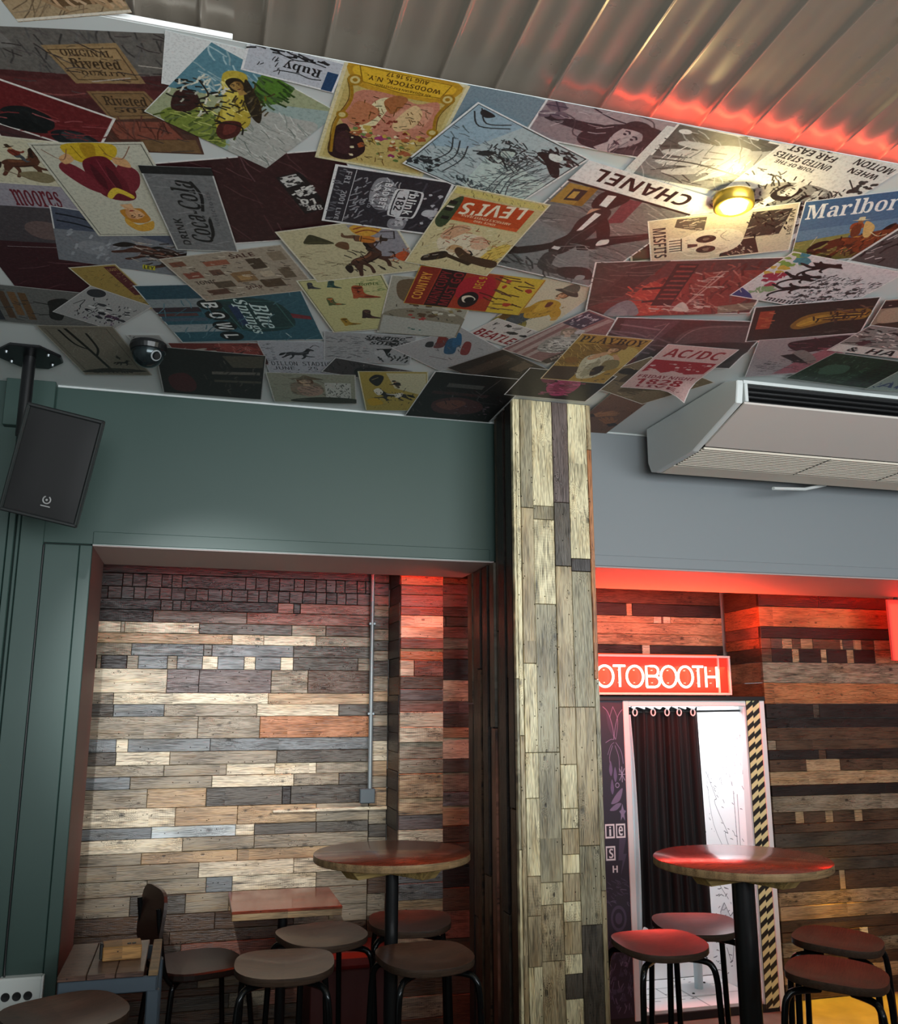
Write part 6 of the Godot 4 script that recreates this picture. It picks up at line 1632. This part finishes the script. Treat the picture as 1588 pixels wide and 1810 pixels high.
1.310 1.976 -0.5164 0.380 0.255 1|cream poster with a wide pale skull and dark photographs|b f0ede4 1.5 cfc5ae; q 33302e 10 4 60 10 60 34 8 30; k 8a8478 30 4 10 6 50 26 8 1.4; k 12100f 24 7 10 6 50 26 8 1.6; q 2b2826 62 26 97 22 97 50 64 48; k a49c8c 24 5 64 26 32 22 7 1.4; q 55514a 6 60 36 62 20 82 4 80; k b8b0a0 20 8 6 62 26 18 7 1.4; p e4dcc8 34 50 42 38 60 34 82 40 92 56 88 72 76 78 74 86 44 86 44 76 34 66; p cfc6b0 76 44 90 56 86 70 76 76 80 60; e 2c2824 53 60 8 7; e 2c2824 76 60 8 7; e 6a6458 53 60 3 2.4; e 6a6458 76 60 3 2.4; q 3c3834 62 66 67 66 69 73 60 73; r 4a463f 46 77 28 1; q 3c3834 48 78 50 78 50 86 48 86; q 3c3834 54 78 56 78 56 86 54 86; q 3c3834 60 78 62 78 62 86 60 86; q 3c3834 66 78 68 78 68 86 66 86; q 3c3834 71 78 73 78 73 86 71 86; l 8a8272 .8 40 46 50 50 60 46; k 8a8272 24 6 36 38 56 44 6 .7; t 2c2a28 s 18 88 66 9 0 MISFITS; t 5a5448 s 12 2 26 3 0 WE; t 5a5448 s 44 2 20 3 0 301
1.360 2.298 -0.3272 0.540 0.380 0|large dusky red print with a fire-escape ladder and a grey arch|b f0eeec 1.2 5d3a3a; q 353433 1 1 40 1 20 60 1 80; q 44403e 1 1 24 1 10 50 1 60; p 8c3d38 30 60 36 34 46 26 80 20 99 30 80 99 20 99; k 6a2c2a 60 4 34 10 62 86 14 1.4; k a85a50 50 6 34 10 62 86 12 1; p b0453c 22 84 28 50 36 36 44 60 44 96 26 98; k c85a48 60 5 22 40 22 56 7 1.2; q 2e2426 44 6 56 8 50 80 38 80; q 7d4540 46 9 55 10 54.4 13 45.8 12; q 7d4540 45.4 17 54.4 18 54 21 45 20; q 7d4540 45 25 53.8 26 53.4 29 44.6 28; q 7d4540 44 33 53 34 52.6 37 43.6 36; q 7d4540 43 41 52.4 42 52 45 42.6 44; q 7d4540 42.4 49 51.8 50 51.4 53 42 52; q 7d4540 41.6 57 51 58 50.6 61 41.2 60; q 7d4540 41 65 50.4 66 50 69 40.6 68; q 2e2426 30 46 46 44 46 48 30 50; q 2e2426 32 70 44 68 44 72 32 74; p 7d8890 12 98 18 74 26 70 32 98; p 8d979e 14 98 20 80 26 98; l c89a94 1 58 82 66 50 72 24; l b88880 .8 56 90 62 60 70 20; k d8c4bc 22 5 38 78 34 16 7 1; p d8ccc4 52 90 56 74 62 92; k d0b4ac 16 9 56 20 16 60 10 .8; q 8a7a6a 78 84 99 78 99 92 80 99; k b4a894 12 7 78 80 20 18 10 1; k 504a48 20 3 2 4 30 70 16 1
1.746 2.157 0.0607 0.402 0.296 0|white poster with running black figures and splashes of colour|b f2f0ee 1 d9d6da; s 7a9a3c 8 5 2 4 16 20 6; s 2f7f92 6 6 10 2 14 14 6; s c9a43a 8 7 2 30 14 20 5; s a22a44 10 8 4 40 16 26 6; s 7fa070 8 9 8 70 16 16 6; q 2c3f7d 1 80 14 90 20 98 1 98; k e8e4e0 16 4 2 4 22 90 8 .8; F walker 34 18 12 60 1 141416; F walker 32 42 12 70 1 141416; F walker 36 66 12 64 1 141416; q 141416 24 12 46 8 52 14 30 18; q 141416 22 40 46 42 44 47 24 46; s 2a2a2e 40 11 48 40 44 40 3; k 2a2a2e 110 12 46 28 52 60 6 .9; k 6a6a6e 60 5 44 24 54 66 5 .7; t 202024 S 30 90 46 7 0 mmmwm; k 202024 20 5 60 88 36 8 5 1.2
0.659 2.149 0.0890 0.258 0.421 2|jeans advertisement with a red-orange banner and cream slab capitals, upside down|b e9e2c6 1.6 cdbf8a; q d9cc9c 2 2 98 2 98 62 2 62; r c2491e 10 63 80 27; r d65a2a 10 63 80 4; t f3ead2 s 17 74 64 14 -10 LEVI'S; t f0d8b8 s 22 69 54 3.4 0 AMERICA'S_FINEST_JEANS; t f0d8b8 s 36 65 24 2.4 0 SINCE_1850; r d6c878 2 92 96 6; k 8a7c40 16 4 4 92 90 5 6 .7; p 3a4a30 88 90 96 80 98 60 90 52 84 58 84 84; r 1c1c1a 88 80 8 4; r 1c1c1a 88 72 8 4; r 1c1c1a 86 62 8 4; r e8e4d0 88 76 8 2; p e8dcc0 24 36 44 50 64 48 82 38 70 22 44 14 26 24; p e0b898 26 42 40 50 48 44 42 34 30 34; l 6a4430 1 26 42 36 48 46 44; p d8a884 56 56 66 60 78 54 82 42 72 38 64 46; l 6a4430 1 58 56 72 56 80 44; p e2c460 4 46 18 40 24 24 14 20 3 30; k a88420 30 6 3 22 20 24 8 1; F face 42 26 6 -40 1 1c1614 e0b898 c89a7c 2a1814 b03828; p c8a070 50 32 62 34 66 26 56 24; p 4a3424 4 12 40 16 56 26 54 32 34 24 4 22; p 2c2018 60 16 82 6 84 14 66 24; q 3a2a1c 30 10 66 18 64 22 28 14; k 7a5c34 40 4 4 6 90 52 9 .9; k f0e8d0 24 5 10 10 80 50 9 .9; k b8543c 14 7 14 30 70 28 7 1.2
0.594 3.248 0.1906 0.369 0.162 0|charcoal print of a brooding dark figure, half covered|b c4c4c4 1.4 3c3638; p 1a181a 30 40 50 20 66 40 60 80 36 84; p 54484a 60 10 90 10 96 40 70 44; k 241f21 30 4 4 10 90 80 14 1.4; k 786a6a 14 6 30 10 60 70 8 1.2
0.019 3.212 -0.2676 0.321 0.212 0|dusky red photograph of two pale hands|b c8c4c2 1.2 6a2622; F hand 22 56 26 70 1 a49a90 5a5048 8a8078; F hand 44 70 24 110 1 94887e 4a423c 7a7068; p 8a3a34 50 8 76 6 96 30 84 60 62 40; k 9a5048 34 4 46 6 52 60 12 1.4; k 3a1414 24 7 40 10 58 86 12 1.4; p 3a1a1a 66 66 96 56 98 96 74 96
-0.005 3.441 -0.0339 0.393 0.503 0|nearly black photograph with dim pale bottles and a dull red shape|b b8b8b6 1 201c1b; p 4a1c20 8 62 24 50 34 70 30 92 12 90; q 6a645c 50 42 96 36 96 42 50 48; q 4f4a40 52 60 98 56 98 61 52 65; k 3c3630 24 4 40 20 58 70 14 1.4; q 504a3e 60 8 98 2 98 26 70 30
-0.406 3.308 -0.2314 0.257 0.468 0|tan desert sketch of a tall cactus and a small horseman|b a9a496 2 7d7668; l 2e2b26 .7 8 5 88 5 88 88 8 88 8 5; k 8f887a 60 4 8 6 80 80 20 .6; l 1c1916 4.4 34 6 40 40 46 86; l 1c1916 3.2 24 8 28 34 42 46; l 1c1916 3.2 56 14 54 42 43 58; F horse 72 72 10 0 1 1f1c19 0e0c0a 2f2a24; F rider 71 61 7 0 1 14110e 1f1c19 2a2620 5a4c3c 0e0c0a; p 2a2722 8 90 46 84 90 88 88 92 8 94; k 5c564a 40 5 8 84 80 12 12 .8; k 45403a 16 7 10 90 80 8 6 1.2; t 2a2722 s 14 91 60 4 0 WESTERN
0.392 3.494 -0.1790 0.345 0.348 0|pale green-grey print of a cowgirl with a narrow column of type|b c9c9c2 1.4 9a9a88; p 8a7a68 26 34 44 26 58 34 62 60 44 74 26 66; F face 42 26 9 -6 1 6a4a34 c8a88a b0907a 2a2220 8a4a40; p 6a5a44 24 18 36 14 42 6 52 12 62 18 44 20; p a88a7a 32 46 56 42 60 66 40 76; k 4a4238 40 5 22 14 44 60 8 1; r c4c4bc 64 28 30 64; k 55554e 60 4 65 30 27 60 6 1; p 3a3a30 24 88 60 78 98 82 98 98 30 98; k 7c7c6c 34 7 4 6 40 86 10 1
0.719 3.445 -0.2453 0.270 0.473 0|mustard poster with a white-and-black galloping horse and rider|b d8d2b4 2 b39c4c; q cfc8a4 40 4 97 4 97 60 50 40; p 221d1c 14 20 24 8 36 12 30 30 22 34; l c8b878 1 18 20 28 14; F horse 46 58 24 4 -1 2a2220 120c0c e8e2d0; p e8e2d0 18 46 26 40 32 50 24 58; p e8e2d0 50 54 62 52 58 62 50 64; F rider 54 30 15 -14 -1 1c1816 2a2220 5a4a3a c8966c 12100e; k 1f1a1a 34 4 18 40 60 44 7 1.2; k 7a6a30 20 6 4 60 90 36 9 .8; p c8a030 6 70 20 66 30 80 10 86
1.065 3.097 -1.0048 0.274 0.335 0|dark brown interior print with shelves, half under the black sombrero poster|b a8a09c 1 332824; q 4a3a32 10 20 90 14 90 34 10 38; r 241c1a 6 46 90 44; q 5c4a3e 60 50 94 44 94 60 64 66; k 1c1614 20 3 4 10 92 84 14 1.6; k 6a584c 10 5 50 20 44 60 9 1.4
1.015 3.449 -0.0118 0.391 0.566 0|black night photograph of a wide embroidered hat|b e2e2e2 1.4 1b1718; r 4c4a48 22 20 38 8; r 3a2426 12 38 60 6; p 4a2c2e 20 62 40 48 70 56 78 74 60 86 30 84; p 6a4038 24 66 40 54 56 60 44 78; k 2c2224 30 4 4 30 90 60 14 1.2; s 5a4650 12 6 50 60 40 26 3; l 4a4648 1 70 4 64 50 90 56
1.181 2.743 -1.1690 0.425 0.236 0|flag-striped magazine cover with a woman in a pale dress|b d2cac6 1.5 8a6264; r 34364e 70 4 27 36; k c4c4d0 24 3 72 6 22 30 4 1.2; q b09a98 2 10 70 4 70 12 2 20; q b09a98 2 28 70 20 70 28 2 38; q b09a98 2 46 70 36 70 44 2 54; q b09a98 60 44 97 46 97 56 60 54; p 9a9490 18 44 40 28 58 40 64 70 42 82 22 74; p c8c2be 28 50 44 40 54 64 40 76; k 2e2a2c 60 5 16 36 50 46 7 1; k e8e4e0 30 8 20 38 42 40 7 1; F face 60 34 6 50 1 8a7a6a d0b4a4 b09484 3a2a28 8a4a48; p 3a2e2c 4 82 60 88 60 99 4 99; t b0a098 s 8 86 50 6 0 AMERICANA; e c4c0c4 66 46 5 6
1.578 2.688 -0.1936 0.547 0.431 0|dark plum photograph of a parked car by a curtained window|b f0eeee 1.2 3a3032; q 52444c 6 4 40 4 30 80 10 96; k 6a5c66 10 3 8 6 26 80 40 2; p 54474a 46 44 54 14 96 8 96 40 60 50; q 3c4e6e 84 4 97 5 92 26; p 2a2224 44 54 96 44 90 92 40 96; l 8a7c80 .8 34 8 28 92; l 8a7a7c .8 48 46 56 16 94 10; q 5a2a2c 2 84 30 80 30 96 2 96; k 6a5a5e 12 8 20 10 10 80 10 1.4
1.685 3.478 -0.0510 0.194 0.542 0|brown print of folded hands, the lowest sheet above the grey wall|b a09080 1.4 7a5644; F hand 40 50 30 60 1 b07a54 6a4430 4a3a38; F hand 66 66 28 -40 -1 a06a48 5c3c2c 3c3434; k 3c2a22 40 4 4 4 92 92 12 1.2; k c09070 20 7 10 20 80 60 10 .8
1.651 3.063 -1.1210 0.355 0.415 0|khaki western print with dark curling brims, partly under the magazine cover|b e8e2da 1.5 7d6b50; p 4a3a28 30 30 60 20 90 30 60 42; p 2c241c 48 10 62 6 66 20 54 24; p 5c4c34 10 50 60 46 96 70 50 80; k 3a2f22 20 4 6 10 88 82 12 1.6; k a8946c 12 6 6 10 88 82 10 1.4
1.334 3.192 -0.0127 0.360 0.315 0|black poster with a hot-pink tangled drawing|b f2f0f0 1.4 1c1618; p a83468 38 60 44 34 60 24 72 40 70 76 54 88; p 8a2452 44 50 56 36 64 56 54 74; k c8548a 20 3 34 26 40 60 9 1.6; k 3a1426 14 5 40 34 30 46 8 1.6; p 7a2a4c 22 28 36 22 40 40 30 44
1.354 2.903 -0.0491 0.266 0.454 0|magazine cover with black serif masthead and a crouching figure on ochre|b e8e0cc 1.4 b08a3c; q 8f6a2c 2 20 60 16 60 60 2 66; k 6a4a1c 40 5 2 18 60 48 24 1; k d0a858 30 4 2 18 60 48 20 .9; q 3c2420 2 68 46 66 42 98 2 98; p c8a85c 70 20 97 24 97 60 84 56; F face 62 26 9 14 1 6a4a2a d8aa80 c08a60 3a2018 a04838; p 7a5228 48 20 56 12 74 14 76 24 64 20; p c9c2a6 34 46 48 36 68 38 84 52 76 84 52 92 40 72; p a8a084 48 50 60 50 66 78 52 86; p dcd6bc 40 44 50 40 54 52 44 60; p d0a078 38 44 52 32 60 34 56 40 44 50; p d0a078 82 52 72 40 68 38 72 34 84 44; k 6a6448 40 4 36 38 46 52 7 1; k eee8d4 20 7 38 40 40 46 7 1; p 8a7a50 66 50 84 46 92 62 74 72; p 2c1c18 60 66 72 60 76 76 66 84; s 5a4020 10 6 60 60 36 36 4; p 8a5a24 8 52 20 46 30 54 20 60; t 241a14 S 5 3.5 90 12 0 PLAYBOY
1.895 2.386 -0.4755 0.379 0.291 0|black poster with a golden snake-like forearm|b efedec 1.4 282422; r a0402c 6 14 12 50; k c06a44 6 3 7 18 10 42 9 2; p 8a6428 36 56 46 34 70 28 96 30 96 56 70 58 48 72 38 70; p b58a34 40 58 50 40 66 38 60 54 46 66; p 4a3020 56 44 80 36 94 40 80 52 62 52; l d8b048 1.4 42 62 60 48 96 50; l d8b048 1.4 56 44 76 40 96 42; k 3a2620 24 4 50 30 48 30 9 1.6; k 6a4838 12 7 70 16 28 24 8 1.8; k 4a4644 10 9 50 80 46 14 10 1
2.057 2.670 -0.4509 0.325 0.371 0|pink-and-grey sketch of a crouching shape with dark foliage|b e0dcdc 1 a4989c; q a86470 30 96 60 50 97 20 97 96; p 3a2026 34 12 60 6 94 4 90 26 60 40 40 30; k 5c2a36 26 3 34 6 60 34 9 1.8; p 8a7c7a 42 40 54 34 72 60 70 72 54 62; q 2a2024 30 44 44 42 66 72 50 66; k 2a2428 50 5 10 54 60 34 6 1; k 8a3a48 14 7 70 24 26 20 10 2.4; k 7d6a70 30 9 10 60 70 36 7 1
1.695 2.905 -0.0753 0.273 0.454 0|pink concert bill with chunky red band lettering, one corner hanging over the air conditioner|b f0e6e4 1.6 d9b4b2; t 9c2028 s 10 8 80 17 0 AC/DC; r a8202e 5 32 90 30; s d9b4b2 9 3 10 36 80 20 5; k d9b4b2 12 5 8 36 84 22 6 1.6; q d9b4b2 5 60 20 52 34 60 50 54 70 60 95 56 95 62 5 62; t 8a2430 s 8 66 84 7 0 FRIDAY_NIGHT; t 9c1c28 s 12 75 70 13 0 1828; t 8a2430 s 20 90 60 5 0 LIVE; k 8a3038 14 7 8 66 84 28 5 1
2.174 2.258 -0.4658 0.204 0.263 0|tan photograph with a black band, at the right edge above the air conditioner|b e8e4de 1.6 9a8674; q 2a2422 2 4 98 4 98 22 2 26; k d8d0c4 10 3 10 8 86 10 5 1.6; p 3a2e24 2 80 30 66 98 76 98 98 2 98; p b09a84 10 30 60 26 98 40 60 66 12 70; k 4a3a30 16 5 30 30 60 60 9 1.6
2.288 2.473 -0.0148 0.342 0.231 0|black-and-white print of crumpled folds with bold capitals HA|b e6e4e2 1.2 8a8684; k 2a2626 50 3 4 6 92 64 10 2; k d8d4d0 26 5 4 6 92 64 9 1.8; r dcd8d4 2 72 96 26; t 141214 s 44 76 34 20 0 HA; t 141214 s 20 78 12 16 0 &; s 4a2c34 4 7 4 50 30 20 6
2.373 2.747 0.0361 0.430 0.279 3|dark green bill with black sideways block capitals|b cfd2cc 1 16301f; k 2c4a34 60 3 4 4 92 44 7 2; k 0c1c14 40 5 4 4 92 60 8 2.4; p 3a5a48 30 20 60 14 66 34 40 40; t 0a0e0c s 6 60 88 14 0 HUNDRED; t 0a0e0c s 6 77 88 14 0 SOUND; t 3c5c48 s 10 50 60 6 0 LIVE_AT
2.650 2.785 -0.0918 0.243 0.212 0|small yellow-and-blue scrap over the air conditioner at the right edge|b c8d0c4 2 8a9a94; p b09c2c 30 10 90 10 90 60 40 50; k 33426a 16 4 6 30 60 60 8 2; t 33426a s 10 60 50 24 0 AL"""
